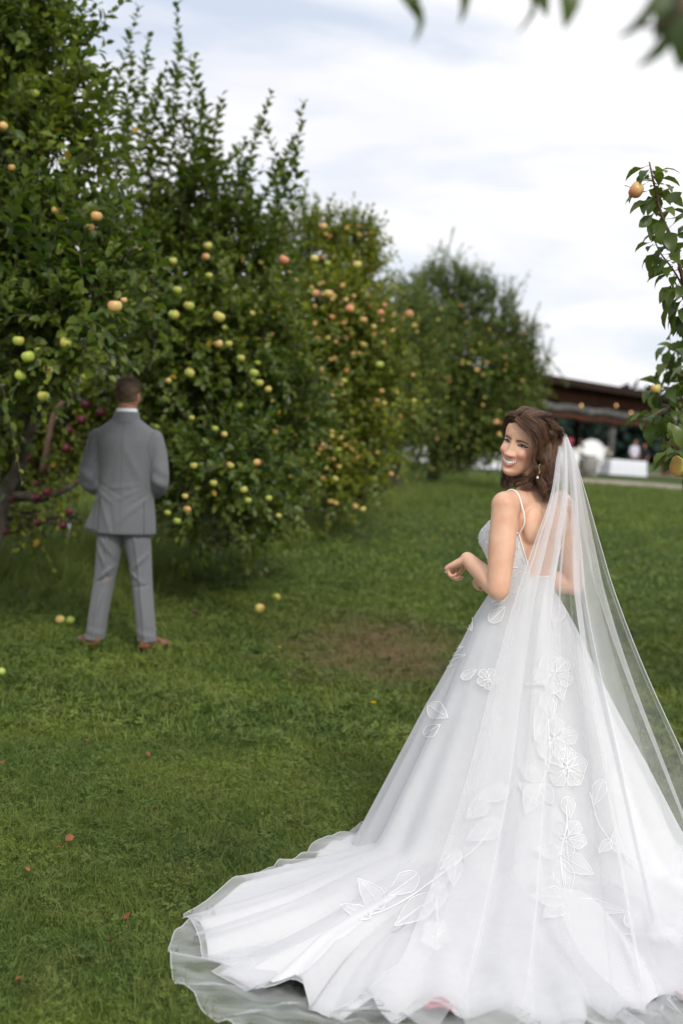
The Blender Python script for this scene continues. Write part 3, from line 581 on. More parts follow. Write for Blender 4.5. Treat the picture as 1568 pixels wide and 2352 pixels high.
# red apple tree behind, seen under the nearest crown
red_ap = [(197, 929, 12.1, 22, 'r'), (232, 948, 12.1, 24, 'r'), (188, 965, 12.1, 23, 'r'), (158, 988, 12, 22, 'r'), (152, 1030, 12, 22, 'r'), (280, 906, 12.4, 20, 'r'), (65, 1052, 12.1, 20, 'r'), (50, 1065, 12, 20, 'r'), (106, 1070, 12.1, 18, 'r'), (87, 1143, 11.8, 22, 'r'), (107, 1130, 11.8, 22, 'r'),
          (87, 1200, 11.8, 19, 'r'), (146, 1207, 11.8, 20, 'r'), (158, 1175, 11.9, 18, 'r'), (10, 1222, 11.8, 20, 'r'), (6, 1170, 11.8, 18, 'r'), (85, 1110, 12, 15, 'r'), (68, 1000, 12.2, 16, 'r'), (25, 1150, 12, 20, 'r')]
tree('apple_tree', 'sparse apple tree hung with dark red apples, beneath the nearest crown', 'apple tree', (-120, 1320), 12.4,
     [(140, 940, 12.6, 85), (60, 990, 12.8, 95), (180, 1000, 12.7, 60), (60, 1070, 12.4, 60), (0, 1100, 12.6, 60), (120, 1060, 12.5, 45), (230, 940, 12.8, 60), (60, 1215, 12, 22), (140, 1185, 12, 30), (20, 1190, 12, 26), (-60, 900, 12.8, 200)],
     [], .08, 95, 7, LT8, M_leafy, .05, 26, red_ap, 0, 'r', None, droop=.4, single=120)
root = [o for o in SC.objects if o.get('label', '').startswith('sparse apple tree')][0]
part('limb', tube(PL([P(-120, 1150, 12.2), P(40, 1140, 12.1), P(95, 1145, 12), P(140, 1130, 11.9), P(185, 1105, 11.9)], 24), np.linspace(.055, .018, 24), 8), root, [M_bark])
part('limb', tube(PL([P(98, 1085, 11.9), P(112, 1010, 11.9), P(128, 945, 12), P(170, 900, 12.2)], 16), np.linspace(.028, .022, 16), 8), root, [M_twig_red])
for k, (x, y, d, rr, lab) in enumerate([(60, 960, 24, 150, 'blurred apple tree in the next row, behind the red apple tree'), (250, 930, 26, 140, 'blurred apple tree in the next row, behind the man'), (-120, 930, 22, 190, 'blurred apple tree in the next row, past the left edge'), (380, 930, 28, 140, 'blurred apple tree in the next row, hidden behind the second tree'), (580, 900, 33, 130, 'blurred apple tree in the next row, behind the middle trees')]):
    tree('apple_tree', lab, 'apple tree', (x, 1250), d, [(x, y, d, rr), (x - 60, y + 60, d, rr * .7), (x + 60, y + 50, d, rr * .75), (x, y - 90, d, rr * .8), (x+10, y+110, d-.5, rr*.5)], [], .11, 20, 7, LT4, M_leafy if k % 2 == 0 else M_leaf, .12, 40 + k, group='apple trees in the next row', single=0)
print('trees', time.time() - T0)
# ------------------------------------------------------------------ people: shared body parts
def skin_mat(name, base, deep, freck=.0, blush=None):
    m = bpy.data.materials.new(name); m.use_nodes = True; nt = m.node_tree; N = nt.nodes; L = nt.links; p = N['Principled BSDF']
    t = N.new('ShaderNodeTexCoord'); n = N.new('ShaderNodeTexNoise'); n.inputs['Scale'].default_value = 14; n.inputs['Detail'].default_value = 4; L.new(t.outputs['Object'], n.inputs['Vector'])
    r = N.new('ShaderNodeValToRGB'); r.color_ramp.elements[0].position = .35; r.color_ramp.elements[1].position = .7
    r.color_ramp.elements[0].color = (*base, 1); r.color_ramp.elements[1].color = (*deep, 1); L.new(n.outputs['Fac'], r.inputs['Fac']); c = r.outputs['Color']
    if freck:
        v = N.new('ShaderNodeTexVoronoi'); v.inputs['Scale'].default_value = 120; L.new(t.outputs['Object'], v.inputs['Vector'])
        r2 = N.new('ShaderNodeValToRGB'); r2.color_ramp.elements[0].position = .03; r2.color_ramp.elements[1].position = .13; r2.color_ramp.elements[0].color = (freck,) * 3 + (1,); r2.color_ramp.elements[1].color = (0, 0, 0, 1)
        L.new(v.outputs['Distance'], r2.inputs['Fac']); mx = N.new('ShaderNodeMix'); mx.data_type = 'RGBA'; L.new(r2.outputs['Color'], mx.inputs[0]); L.new(c, mx.inputs[6]); mx.inputs[7].default_value = (.30, .12, .06, 1); c = mx.outputs[2]
    at = N.new('ShaderNodeAttribute'); at.attribute_name = 'blush'; mx = N.new('ShaderNodeMix'); mx.data_type = 'RGBA'; L.new(at.outputs['Fac'], mx.inputs[0]); L.new(c, mx.inputs[6]); mx.inputs[7].default_value = (.60, .20, .15, 1); c = mx.outputs[2]
    L.new(c, p.inputs['Base Color']); p.inputs['Roughness'].default_value = .48; p.inputs['Specular IOR Level'].default_value = .35
    p.inputs['Subsurface Weight'].default_value = .12; p.inputs['Subsurface Radius'].default_value = (.012, .005, .003); p.inputs['Subsurface Scale'].default_value = 1.0
    return m
M_skin = skin_mat('bride_skin', (.74, .46, .32), (.66, .36, .235), .45)
M_skin2 = skin_mat('man_skin', (.45, .23, .15), (.38, .18, .11))
_z = [-.118, -.111, -.098, -.078, -.052, -.022, .01, .04, .068, .090, .106, .114]
_w = [.012, .027, .041, .053, .062, .068, .071, .072, .067, .053, .032, .004]
_f = [.066, .079, .084, .082, .082, .083, .082, .088, .082, .064, .038, .004]
_b = [.04, .012, -.018, -.040, -.058, -.080, -.096, -.102, -.094, -.073, -.042, -.006]
def head_part(jaw=1.0, smile=1.0, nu=112, nv=110):
    zz = -.118 + .232 * (1 - np.cos(np.linspace(0, np.pi, nv))) / 2
    sm = lambda a: np.convolve(np.pad(np.interp(zz, _z, a), 3, mode='edge'), np.array([1, 2, 3, 4, 3, 2, 1]) / 16, 'valid')
    W, Fy, By = sm(_w) * jaw, sm(_f), sm(_b); V = []
    a = np.linspace(0, 2 * np.pi, nu, endpoint=False)
    for z, w_, f, b in zip(zz, W, Fy, By):
        x = w_ * np.sign(np.sin(a)) * np.abs(np.sin(a)) ** .92; y = (f + b) / 2 + (f - b) / 2 * np.cos(a); V.append(np.stack([x, y, np.full(nu, z)], 1))
    V = np.vstack(V); x, y, z = V.T; fr = np.clip((y - .0) / .05, 0, 1); g = lambda c, s, v: np.exp(-((v - c) / s) ** 2); ax = np.abs(x)
    dy = -.010 * g(.030, .016, ax) * g(.006, .012, z) + .004 * g(.030, .02, ax) * g(.026, .009, z)
    dy += .013 * smile * g(.040, .017, ax) * g(-.030, .017, z) - .003 * g(.052, .01, ax) * g(-.07, .02, z)
    rz = np.clip((.014 - z) / .050, 0, 1) * np.clip((z + .052) / .011, 0, 1)
    dy += (.007 + .013 * rz) * g(0, .0080 + .004 * rz, x) * np.clip((.03 - z) / .02, 0, 1) * np.clip((z + .050) / .010, 0, 1) + .0100 * g(0, .0125, x) * g(-.0345, .0090, z) + .0125 * g(.0140, .0060, ax) * g(-.038, .0075, z)
    dy += .006 * g(0, .03, x) * g(-.062, .018, z) + .007 * g(0, .018, x) * g(-.103, .012, z) - .004 * g(0, .02, x) * g(-.086, .007, z)
    y2 = y + dy * fr; x2 = x + np.sign(x) * .004 * smile * g(.040, .02, ax) * g(-.030, .02, z) * fr
    V = np.stack([x2, y2, z], 1); idx = np.arange(nu * nv).reshape(nv, nu); Fc = []
    for i in range(nv - 1):
        for j in range(nu): k = (j + 1) % nu; Fc.append((idx[i, j], idx[i, k], idx[i + 1, k], idx[i + 1, j]))
    Fc.append(tuple(idx[0][::-1])); Fc.append(tuple(idx[-1]))
    return V, Fc
def blush_of(V): # colour in the cheeks and nose tip
    x, y, z = V.T; g = lambda c, s, v: np.exp(-((v - c) / s) ** 2)
    return (.55 * g(.046, .020, np.abs(x)) * g(-.032, .018, z) + .25 * g(0, .012, x) * g(-.036, .012, z)) * (y > .02)
class Face:
    def __init__(s, hp): s.t = BVHTree.FromPolygons([Vector(v) for v in hp[0]], hp[1])
    def at(s, x, z, off=0.0):
        h = s.t.ray_cast(Vector((x, .3, z)), Vector((0, -1, 0))); n_ = np.array(h[1]); return np.array(h[0]) + n_ * (off if n_[1] > 0 else -off)
    def line(s, pts, off=.0, n=14):
        q = PL([(x, z, 0) for x, z in pts], n); return np.array([s.at(x, z, off) for x, z, _ in q])
def ear_part(sx):
    th = np.linspace(-.6, 4.3, 18); rim = [(sx * (.071 + .010 * (1 - abs(t - 1.8) / 3)), -.010 - .014 * math.cos(t), -.012 + .026 * math.sin(t) * (1.0) + .002) for t in th]
    e = tube(rim, .0045, 8); c = ellipsoid((sx * .070, -.008, -.014), (.008, .014, .024), 12, 8); l = ellipsoid((sx * .073, -.002, -.038), (.006, .008, .010), 10, 8)
    return join([e, c, l])
def hand_parts(w0, d, n, s=1.0, thumb=1, curl=(.5, .7, .5), spread=.10):
    """wrist position, direction of the palm, normal of the back of the hand, thumb side (+1/-1)"""
    d = nrm(d); n = nrm(n - d * np.dot(n, d)); sd = np.cross(d, n) * thumb; w0 = np.array(w0, float); out = []
    pal = [w0 - d * .012 * s, w0 + d * .02 * s, w0 + d * .055 * s, w0 + d * .088 * s]
    out.append(tube(PL(pal, 10), np.stack([np.interp(np.linspace(0, 1, 10), [0, .3, .7, 1], [.026, .033, .040, .037]) * s, np.interp(np.linspace(0, 1, 10), [0, .3, 1], [.019, .017, .012]) * s], 1), 16, up=n))
    for k, (o, ln, r) in enumerate([(.028, .072, .0085), (.010, .080, .009), (-.009, .075, .0085), (-.027, .060, .0075)]):
        p = w0 + d * (.080 - .004 * abs(k - 1)) * s + sd * o * s; dd = nrm(d + sd * (o * spread * 30)); pts = [p - dd * .02 * s, p]
        a = 0
        for seg, c in zip((.46, .31, .23), curl):
            a += c * (1 + .08 * k); v = dd * math.cos(a) - n * math.sin(a); pts.append(pts[-1] + v * ln * seg * s)
        out.append(limb(pts, np.array([1, 1.05, 1, .9, .75]) * r * s, 10, 16))
    b = w0 + d * .025 * s + sd * .024 * s; t1 = nrm(d * .7 + sd * .7 - n * .35); p1 = b + t1 * .038 * s; t2 = nrm(d * .9 + sd * .15 - n * .5); p2 = p1 + t2 * .032 * s; t3 = nrm(d * .85 - sd * .25 - n * .5)
    out.append(limb([b - t1 * .01, b, p1, p2, p2 + t3 * .024 * s], np.array([.013, .014, .011, .0095, .008]) * s, 10, 16))
    return out
def frame(loc, yaw):
    return Matrix.Translation(Vector(tuple(loc))) @ Matrix.Rotation(yaw, 4, 'Z')
def X(M, p):
    M = np.array(M); return np.asarray(p) @ M[:3, :3].T + M[:3, 3]
HAIR_T = []
def hair_mesh(name, guides, m, seed=0, taper=1.0, r=.0008):
    """guides: (points, radius at root, radius at end, strand count, wave)"""
    rg = np.random.default_rng(seed); Q = []; K = 20
    for g in guides:
        pts, r0, r1, n, wave = g; c = PL(pts, K); tg = nrm(np.gradient(c, axis=0)); e1 = nrm(np.cross(tg, [.3, .1, .95])); e2 = np.cross(tg, e1)
        a = rg.uniform(0, 6.28, n); q = np.sqrt(rg.uniform(0, 1, n)); t = np.linspace(0, 1, K); rad = (r0 * (1 - t) + r1 * t)[None, :] * q[:, None]
        aa = a[:, None] + rg.normal(0, .5, n)[:, None] * t[None] + (t * 1.2)[None]; ph = rg.normal(0, .35, n)
        s = c[None] + rad[:, :, None] * (np.cos(aa)[:, :, None] * e1[None] + np.sin(aa)[:, :, None] * e2[None])
        wv = wave * np.sin(t[None] * 9 + ph[:, None]) * t[None]; s += wv[:, :, None] * e1[None]; s += rg.normal(0, .0015, (n, 1, 3)) + np.cumsum(rg.normal(0, .0003, s.shape), axis=1)
        e = rg.uniform(.78, 1.0, n)[:, None] * t[None] * (K - 1); i0 = np.minimum(e.astype(int), K - 2); fr = (e - i0)[:, :, None]; ii = np.arange(n)[:, None]; s = s[ii, i0] * (1 - fr) + s[ii, i0 + 1] * fr
        Q.append(s)
    S = np.vstack(Q); V, q = strands(S, np.full(len(S), r), np.full(len(S), r * .35)); me = raw_mesh(name, V, q, [m])
    at = me.attributes.new('shade', 'FLOAT', 'POINT'); sh = np.clip(rg.beta(1.8, 2.6, len(S)), 0, 1); at.data.foreach_set('value', np.repeat(sh, K * 3).astype(np.float32)); return me
def hair_mat(name, dark, light, rough=.38):
    m = bpy.data.materials.new(name); m.use_nodes = True; nt = m.node_tree; N = nt.nodes; p = N['Principled BSDF']; at = N.new('ShaderNodeAttribute'); at.attribute_name = 'shade'
    r = N.new('ShaderNodeValToRGB'); r.color_ramp.elements[0].color = (*dark, 1); r.color_ramp.elements[1].color = (*light, 1); r.color_ramp.elements[0].position = .2
    nt.links.new(at.outputs['Fac'], r.inputs['Fac']); nt.links.new(r.outputs['Color'], p.inputs['Base Color']); p.inputs['Roughness'].default_value = rough; p.inputs['Specular IOR Level'].default_value = .45; return m
M_hair = hair_mat('brown_hair', (.036, .019, .012), (.46, .24, .14))
M_hairbase = mat('brown_hair_base', (.022, .012, .008), .6, spec=.2)
M_hair2 = hair_mat('short_hair', (.07, .045, .03), (.22, .15, .10), .55)
M_eye = mat('eye_white', (.52, .47, .44), .25); M_iris = mat('iris', (.03, .022, .015), .15, spec=.6); M_lash = mat('lash', (.012, .008, .007), .6)
M_brow = mat('eyebrow_hair', (.12, .065, .04), .8); M_lip = mat('lip', (.60, .24, .23), .35); M_teeth = mat('teeth', (.92, .90, .85), .2, spec=.5); M_mouth = mat('mouth_inside', (.10, .02, .02), .6)
# ------------------------------------------------------------------ the bride
YAW = R(43)
_o = P(1224, 1118, 5.27); BO = np.array([_o[0], _o[1], 0.0]); BM = frame(BO, YAW)
bride = thing('person', 'smiling bride in white gown with long train and sheer veil, looking back', 'person', BO)
TOR = interp_rings([(0, 0, .80, .165, .125), (0, 0, .92, .172, .125), (0, 0, 1.00, .150, .108), (0, .008, 1.07, .126, .095), (0, .020, 1.15, .132, .104), (0, .020, 1.23, .144, .110), (0, .008, 1.30, .152, .100),
                    (0, -.006, 1.355, .160, .082), (0, -.012, 1.395, .150, .066), (0, -.014, 1.425, .108, .056), (0, -.010, 1.45, .070, .052)], 34)
HC = P(1116.4 + .13605 * 655, 928.3 + .13605 * 652, 5.225)          # centre of her head
neck0 = X(BM, [(0, -.012, 1.40), (0, -.004, 1.46)])
def arm(sh, el, wr, r0=.050, r1=.041, r2=.027):
    return [limb([sh + (0, 0, .0), (sh + el) / 2 + 0, el], [r0 * .98, r0, r1], 18, 20), limb([el, el * .72 + wr * .28, wr], [r1 * .98, r1 * 1.02, r2], 16, 18)]
shL, elL, wrL = [np.array(v) for v in ((-.165, -.012, 1.378), (-.218, -.055, 1.075), (-.150, .165, 1.160))]
shR, elR, wrR = [np.array(v) for v in ((.165, -.012, 1.378), (.232, -.045, 1.080), (.03, .165, 1.100))]
parts_ = [loft(TOR, 48), ellipsoid((-.066, .085, 1.255), (.062, .058, .060)), ellipsoid((.066, .085, 1.255), (.062, .058, .060))]
parts_ += arm(shL, elL, wrL) + arm(shR, elR, wrR)
parts_ += [limb([(-.10, -.02, 1.385), (-.165, -.012, 1.375)], [.050, .052], 16, 10), limb([(.10, -.02, 1.385), (.165, -.012, 1.375)], [.050, .052], 16, 10)]
parts_ += [ellipsoid((-.075, -.075, 1.31), (.050, .030, .070)), ellipsoid((.075, -.075, 1.31), (.050, .030, .070))]
parts_ += [limb([(0, -.014, 1.40), (-.004, -.002, 1.46), tuple((np.array(BM.inverted() @ Vector(HC - np.array([0, 0, .05])))))], [.056, .050, .054], 18, 16)]
parts_ += hand_parts(wrL, (-.10, .86, -.45), (-.25, .55, .80), 1.04, +1, (1.0, 1.1, .7))
parts_ += hand_parts(wrR, (-.62, .50, -.18), (.2, .6, .75), .92, -1, (.7, .8, .6))
body = remesh(join(parts_), .0042, 12, .55)
body = tf(body, BM)
squash = lambda z: np.where(z > .045, .045 + (z - .045) * .74, z)
# head: turned back to the left, tilted
hy = R(180 + 40)   # facing: towards the camera and to the left
HM = Matrix.Translation(Vector(HC)) @ Matrix.Rotation(R(7), 4, Vector((0, 1, 0))) @ Matrix.Rotation(R(13), 4, 'X') @ Matrix.Rotation(R(180 - 38), 4, 'Z') @ Matrix.Scale(1.02, 4)
hp = head_part(1.05, 1.1); hp[0][:, 2] = squash(hp[0][:, 2]); face = Face(hp); hw = tf(hp, HM); ears = tf(join([ear_part(-1), ear_part(1)]), HM)
bp_ = join([body, hw, ears]); me = mesh('body', bp_, True, [M_skin]); at = me.attributes.new('blush', 'FLOAT', 'POINT')
bl_ = np.concatenate([np.zeros(len(body[0])), blush_of(hp[0]), np.full(len(ears[0]), .25)]); at.data.foreach_set('value', bl_.astype(np.float32))
bbody = link('body', me, bride)
def hpart(name, prt, m, parent=None): return part(name, tf(prt, HM), parent or bbody, [m] if not isinstance(m, list) else m)
def face_patch(top, bot, off, n=22, m=6):
    a = PL([(x, z, 0) for x, z in top], n); b = PL([(x, z, 0) for x, z in bot], n); V = []
    for t in np.linspace(0, 1, m):
        for i in range(n): x, z, _ = a[i] * (1 - t) + b[i] * t; V.append(face.at(x, z, off))
    Fc = [(r_ * n + i, r_ * n + i + 1, (r_ + 1) * n + i + 1, (r_ + 1) * n + i) for r_ in range(m - 1) for i in range(n - 1)]; return np.array(V), Fc
for sx in (-1, 1):
    T_ = [(sx * .0165, .0000), (sx * .024, .0040), (sx * .032, .0046), (sx * .040, .0030), (sx * .045, .0004)]; B_ = [(sx * .0165, .0000), (sx * .024, -.0018), (sx * .032, -.0022), (sx * .040, -.0010), (sx * .045, .0004)]
    hpart('eye', face_patch(T_, B_, .0012, 14, 4), M_eye)
    ci = (sx * .0300, .0018); hpart('iris', face_patch([(ci[0] - .0068, ci[1]), (ci[0], ci[1] + .0036), (ci[0] + .0068, ci[1])], [(ci[0] - .0068, ci[1]), (ci[0], ci[1] - .0036), (ci[0] + .0068, ci[1])], .0018, 10, 5), M_iris)
    hpart('eyelashes', tube(face.line(T_ + [(sx * .0500, .0026)], .0014), np.interp(np.linspace(0, 1, 14), [0, .5, 1], [.0010, .0023, .0018]), 6), M_lash)
    hpart('lower_lash', tube(face.line(B_, .0012), .0010, 5), M_lash)
    hpart('eyelid', tube(face.line([(sx * .0165, .0045), (sx * .024, .0098), (sx * .033, .0106), (sx * .044, .0065)], .0002), np.interp(np.linspace(0, 1, 14), [0, .5, 1], [.0012, .0026, .0014]), 8), M_skin)
    hpart('eyelid', tube(face.line([(sx * .018, -.0045), (sx * .028, -.0070), (sx * .040, -.0050)], -.0006), np.interp(np.linspace(0, 1, 14), [0, .5, 1], [.0010, .0022, .0010]), 8), M_skin)
    br = face.line([(sx * .0115, .0155), (sx * .022, .0195), (sx * .035, .0205), (sx * .050, .0135)], .0003); hpart('eyebrow', tube(br, np.stack([np.interp(np.linspace(0, 1, 14), [0, .3, 1], [.0028, .0036, .0014])] * 2, 1) * [1, .6], 6, up=HM.to_3x3().inverted() @ Vector((0, 0, 1)) if False else (0, 1, 0)), M_brow)
U_ = [(-.0335, -.0485), (-.021, -.0550), (-.008, -.0580), (0, -.0585), (.008, -.0580), (.021, -.0550), (.0335, -.0485)]
Lo = [(-.0335, -.0485), (-.024, -.0645), (-.011, -.0738), (0, -.0758), (.011, -.0738), (.024, -.0645), (.0335, -.0485)]
hpart('mouth', face_patch(U_, Lo, .0012), M_mouth)
for k in range(10):
    xm = -.0252 + k * .0056; q_ = (abs(xm) / .0252) ** 2; zt = -.0578 + .0052 * q_; h = .0150 - .0066 * q_
    c = face.at(xm, zt - h / 2, .0012); hpart('tooth', ellipsoid(c, (.0035, .0020, h / 2 + .0012), 8, 6), M_teeth)
hpart('lip', tube(face.line(U_, .0018, 20), np.interp(np.linspace(0, 1, 20), [0, .3, .5, .7, 1], [.0010, .0024, .0022, .0024, .0010]), 8), M_lip)
hpart('lip', tube(face.line(Lo, .0022, 20), np.interp(np.linspace(0, 1, 20), [0, .5, 1], [.0010, .0040, .0010]), 8), M_lip)
for sx in (-1, 1): hpart('nostril', ellipsoid(face.at(sx * .0072, -.0470, -.0018), (.0026, .003, .0010), 8, 6), M_mouth)
# hair: base shell over the skull, then strands
hv = hp[0]; x, y, z = hv.T
hairy = (z > .078 - 9 * x * x) | (y < .016 + .25 * np.clip(z, 0, .1)); hairy &= (z > -.10)
hb = hv * [1.13, 1.10, 1.06] + [0, -.006, .004]; hb[:, 1] -= .016 * np.clip(-hv[:, 1] / .08, 0, 1) * np.exp(-((hv[:, 2] - .04) / .07) ** 2); fs = [f for f in hp[1] if len(f) == 4 and all(hairy[i] for i in f)]
ids = sorted({i for f in fs for i in f}); mp_ = {i: k for k, i in enumerate(ids)}; hb = (hb[ids], [tuple(mp_[i] for i in f) for f in fs])
Z2 = lambda pts, dd=0: np.array([P(1116.4 + .13605 * a, 928.3 + .13605 * b, 5.225 + (c if len(t) > 2 else 0) + dd) for t in pts for a, b, c in [(*t, 0)[:3] if len(t) == 2 else t]])
hair = link('hair', mesh('hair', tf(hb, HM), True, [M_hairbase]), bride)
def H3(pts):
    p = np.array(pts, float); p[:, 2] = squash(p[:, 2]) + .004; p[:, 1] = np.where(p[:, 1] < -.085, -.085 + (p[:, 1] + .085) * .25, p[:, 1]); return X(HM, p)
gd = []
# from the parting over the skull to the knot behind (head space: x her right, y forward, z up); near side is her left (-x)
rg = np.random.default_rng(5)
NEAR = -1
knot = np.array([.0, -.130, .010])
def over(x0, y0, z0, sx, drop, n=120, r0=.013):
    """from the parting, over one side of the skull, to the knot"""
    return ([H3([(x0, y0, z0)])[0], H3([(sx * (.042 + .016 * drop), y0 * .72 - .004, z0 - .010 - .012 * drop)])[0], H3([(sx * .088, y0 * .2 - .015, .055 - .045 * drop)])[0], H3([(sx * (.050 + .026 * min(1, drop)), -.092, .062 - .045 * drop)])[0], H3([knot + (sx * .006, 0, -.010 * drop)])[0]], r0, .009, n, .002)
for sx in (-1, 1):
    for k in range(11):
        t = k / 10; gd.append(over(-.004 * sx * 0 + sx * .004, .074 - .115 * t, .106 + .016 * math.sin(math.pi * min(1, t + .25)) - .01 * t, sx, 1.3 - 1.3 * t))
for k in range(5): # straight back from the crown
    a = -.03 + .015 * k; gd.append(([H3([(a, .06, .113)])[0], H3([(a * 1.3, .0, .132)])[0], H3([(a * 1.2, -.085, .116)])[0], H3([(a * .8, -.126, .066)])[0], H3([knot + (a * .2, 0, .01)])[0]], .012, .007, 100, .002))
for k in range(9):
    a = -.072 + .018 * k; zt = .120 - 6 * a * a; gd.append((H3([(a, -.01, zt), (a * 1.12, -.075, zt - .018), (a * 1.0, -.120, .066), (a * .6, -.134, .036), (a * .1, -.134, .010)]), .014, .009, 110, .002))
    gd.append((H3([(a, -.03, zt), (a * 1.2, -.085, zt - .03), (a * 1.15, -.108, .04), (a * 1.1, -.104, -.01), (a * 1.1, -.090, -.06)]), .014, .014, 90, .003))
# lower hair falling from behind the ears down the back, loose waves
def fall(pts, n, r0, r1, wave=.010): gd.append((Z2(pts), r0 * 1.15, r1 * 1.25, int(n * 1.35), wave))
fall([(1180, 560, .03), (1170, 800, .02), (1130, 1050, .0), (1120, 1300, -.03), (1060, 1560, -.05), (1010, 1700, -.06)], 200, .018, .012)
fall([(1100, 600, 0), (1100, 850, -.03), (1060, 1080, -.05), (1080, 1300, -.06), (1120, 1480, -.06), (1030, 1650, -.07)], 220, .018, .010)
fall([(1000, 620, -.04), (1010, 850, -.07), (960, 1060, -.08), (970, 1240, -.08), (1060, 1400, -.07), (980, 1560, -.08)], 220, .016, .009)
fall([(930, 640, -.06), (900, 820, -.09), (980, 980, -.10), (930, 1130, -.10), (880, 1240, -.09), (960, 1380, -.09), (940, 1500, -.09)], 170, .014, .007)
fall([(1150, 700, .04), (1180, 900, .04), (1165, 1150, .02), (1140, 1400, -.01), (1100, 1600, -.03)], 150, .014, .010)
fall([(1060, 560, -.02), (1130, 760, 0), (1150, 960, -.01), (1060, 1180, -.03), (940, 1280, -.04), (900, 1420, -.06), (1000, 1540, -.07)], 170, .016, .008)
fall([(960, 1000, -.05), (860, 1150, -.06), (720, 1270, -.05), (620, 1330, -.05), (500, 1370, -.05)], 120, .013, .006, .006)
fall([(900, 1020, -.03), (780, 1180, -.02), (620, 1240, -.01), (480, 1300, .0), (400, 1380, .0)], 110, .012, .007, .006)
fall([(1000, 1100, -.03), (900, 1230, -.04), (800, 1330, -.05), (700, 1390, -.06), (560, 1410, -.06)], 90, .012, .005, .006)
fall([(420, 800, .12), (330, 1050, .10), (290, 1200, .08), (270, 1330, .07), (300, 1440, .06)], 90, .012, .006, .005)
fall([(450, 900, .12), (400, 1150, .09), (370, 1280, .07), (350, 1380, .06), (470, 1400, .03)], 110, .014, .010, .005)
fall([(520, 1000, .10), (470, 1250, .06), (520, 1330, .04), (600, 1360, .01), (700, 1330, -.01)], 110, .016, .012, .005)
fall([(1020, 800, -.02), (1000, 1000, -.03), (1030, 1200, -.03), (1000, 1400, -.04), (1000, 1600, -.05)], 160, .020, .014)
# side lock from the parting sweeping past the temple and in front of the ear
fall([(520, 250, -.085), (640, 370, -.115), (740, 480, -.125), (810, 620, -.125), (820, 760, -.12), (800, 870, -.115)], 120, .010, .005, .002)
fall([(560, 235, -.07), (720, 350, -.11), (820, 450, -.125), (900, 560, -.125), (930, 700, -.12), (900, 850, -.11)], 150, .013, .009, .002)
fall([(800, 850, -.115), (780, 930, -.11), (820, 1010, -.11), (850, 1090, -.11), (840, 1140, -.10)], 30, .005, .004, .003)
fall([(490, 255, -.06), (430, 330, -.03), (380, 430, .01), (340, 520, .05)], 80, .008, .006, .001)
fall([(500, 240, -.07), (440, 290, -.03), (400, 370, .01), (360, 470, .05)], 80, .008, .008, .001)
link('hair_strands', hair_mesh('hair_strands', gd, M_hair, 3), hair)['kind'] = 'stuff'
kn = H3([knot])[0]; kd = []
for k in range(4):
    c0 = kn + rg.normal(0, .004, 3); kd.append(([c0 + (0, -.008, .014), c0 + (.012, -.012, .002), c0 + (.003, -.010, -.014), c0 + (-.010, -.006, -.002), c0 + (0, -.008, .014)], .006, .006, 60, .001))
link('twisted_knot', hair_mesh('twisted_knot', kd, M_hair, 4), hair)
# earring and ring
M_gold = mat('gold', (.80, .55, .25), .25, Metallic=1.0); M_pearl = mat('pearl', (.80, .74, .72), .2, spec=.6); M_gem = mat('diamond', (.9, .92, .95), .05, spec=.9)
e0 = Z2([(898, 1015, -.125)])[0]; eh = tube(PL([e0, e0 + (-.003, 0, -.012), e0 + (.002, 0, -.022), e0 + (.001, -.001, -.026)], 8), .0009, 6)
er = part('earring', eh, bride, [M_gold]); part('pearl', ellipsoid(e0 + (-.004, 0, -.048), (.0042, .0042, .005)), er, [M_pearl]); part('earring_drop', join([tube([e0 + (.001, -.001, -.026), e0 + (-.004, 0, -.044)], .0006, 5), ellipsoid(e0 + (.001, -.001, -.028), (.0022,) * 3, 8, 6)]), er, [M_gold])
d_ = nrm([-.10, .86, -.45]); n_ = np.array([-.25, .55, .80]); n_ = nrm(n_ - d_ * n_.dot(d_)); s_ = np.cross(d_, n_); fd = d_ * math.cos(1.0) - n_ * math.sin(1.0); fn = nrm(np.cross(s_, fd))
rc_ = wrL + d_ * .0832 - s_ * .0094 + fd * .022; rp = X(BM, [rc_ + .0102 * (s_ * math.cos(t) + fn * math.sin(t)) for t in np.linspace(0, 6.28, 18)]); fn = fn if fn.dot(n_) > 0 else -fn
rg_ = part('ring', tube(rp, .0010, 6), bride, [M_gold]); part('diamond', ellipsoid(X(BM, [rc_ + fn * .0125])[0], (.0036,) * 3, 8, 6), rg_, [M_gem])
print('bride body', time.time() - T0)
# ------------------------------------------------------------------ gown
M_silk = mat('gown_lining', (.69, .69, .70), .62, spec=.2, bump=.15, bscale=300)
M_silk.node_tree.nodes['Principled BSDF'].inputs['Sheen Weight'].default_value = .25
M_organza = sheer_mat('organza', (.80, .805, .82), .34, .85, 1.6, .05, 9)
M_hem = sheer_mat('organza_hem', (.90, .90, .92), .80, .95, 1.2)
M_tulle = sheer_mat('veil_tulle', (.92, .92, .94), .20, .66, 2.0, .04, 10, stretch=(1, 1, .2), attr='gather')
M_tulle2 = sheer_mat('train_tulle', (.88, .90, .92), .20, .75, 1.6, .16, 9, stretch=(.5, 2.6, 1))
M_lace = mat('lace', (.93, .93, .93), .55, spec=.25)
M_lacefill = sheer_mat('lace_fill', (.94, .94, .95), .55, .8)
Mi = np.array(BM.inverted())
tz = TOR[:, 2]
def tor(z): return np.array([np.interp(z, tz, TOR[:, k]) for k in range(5)])
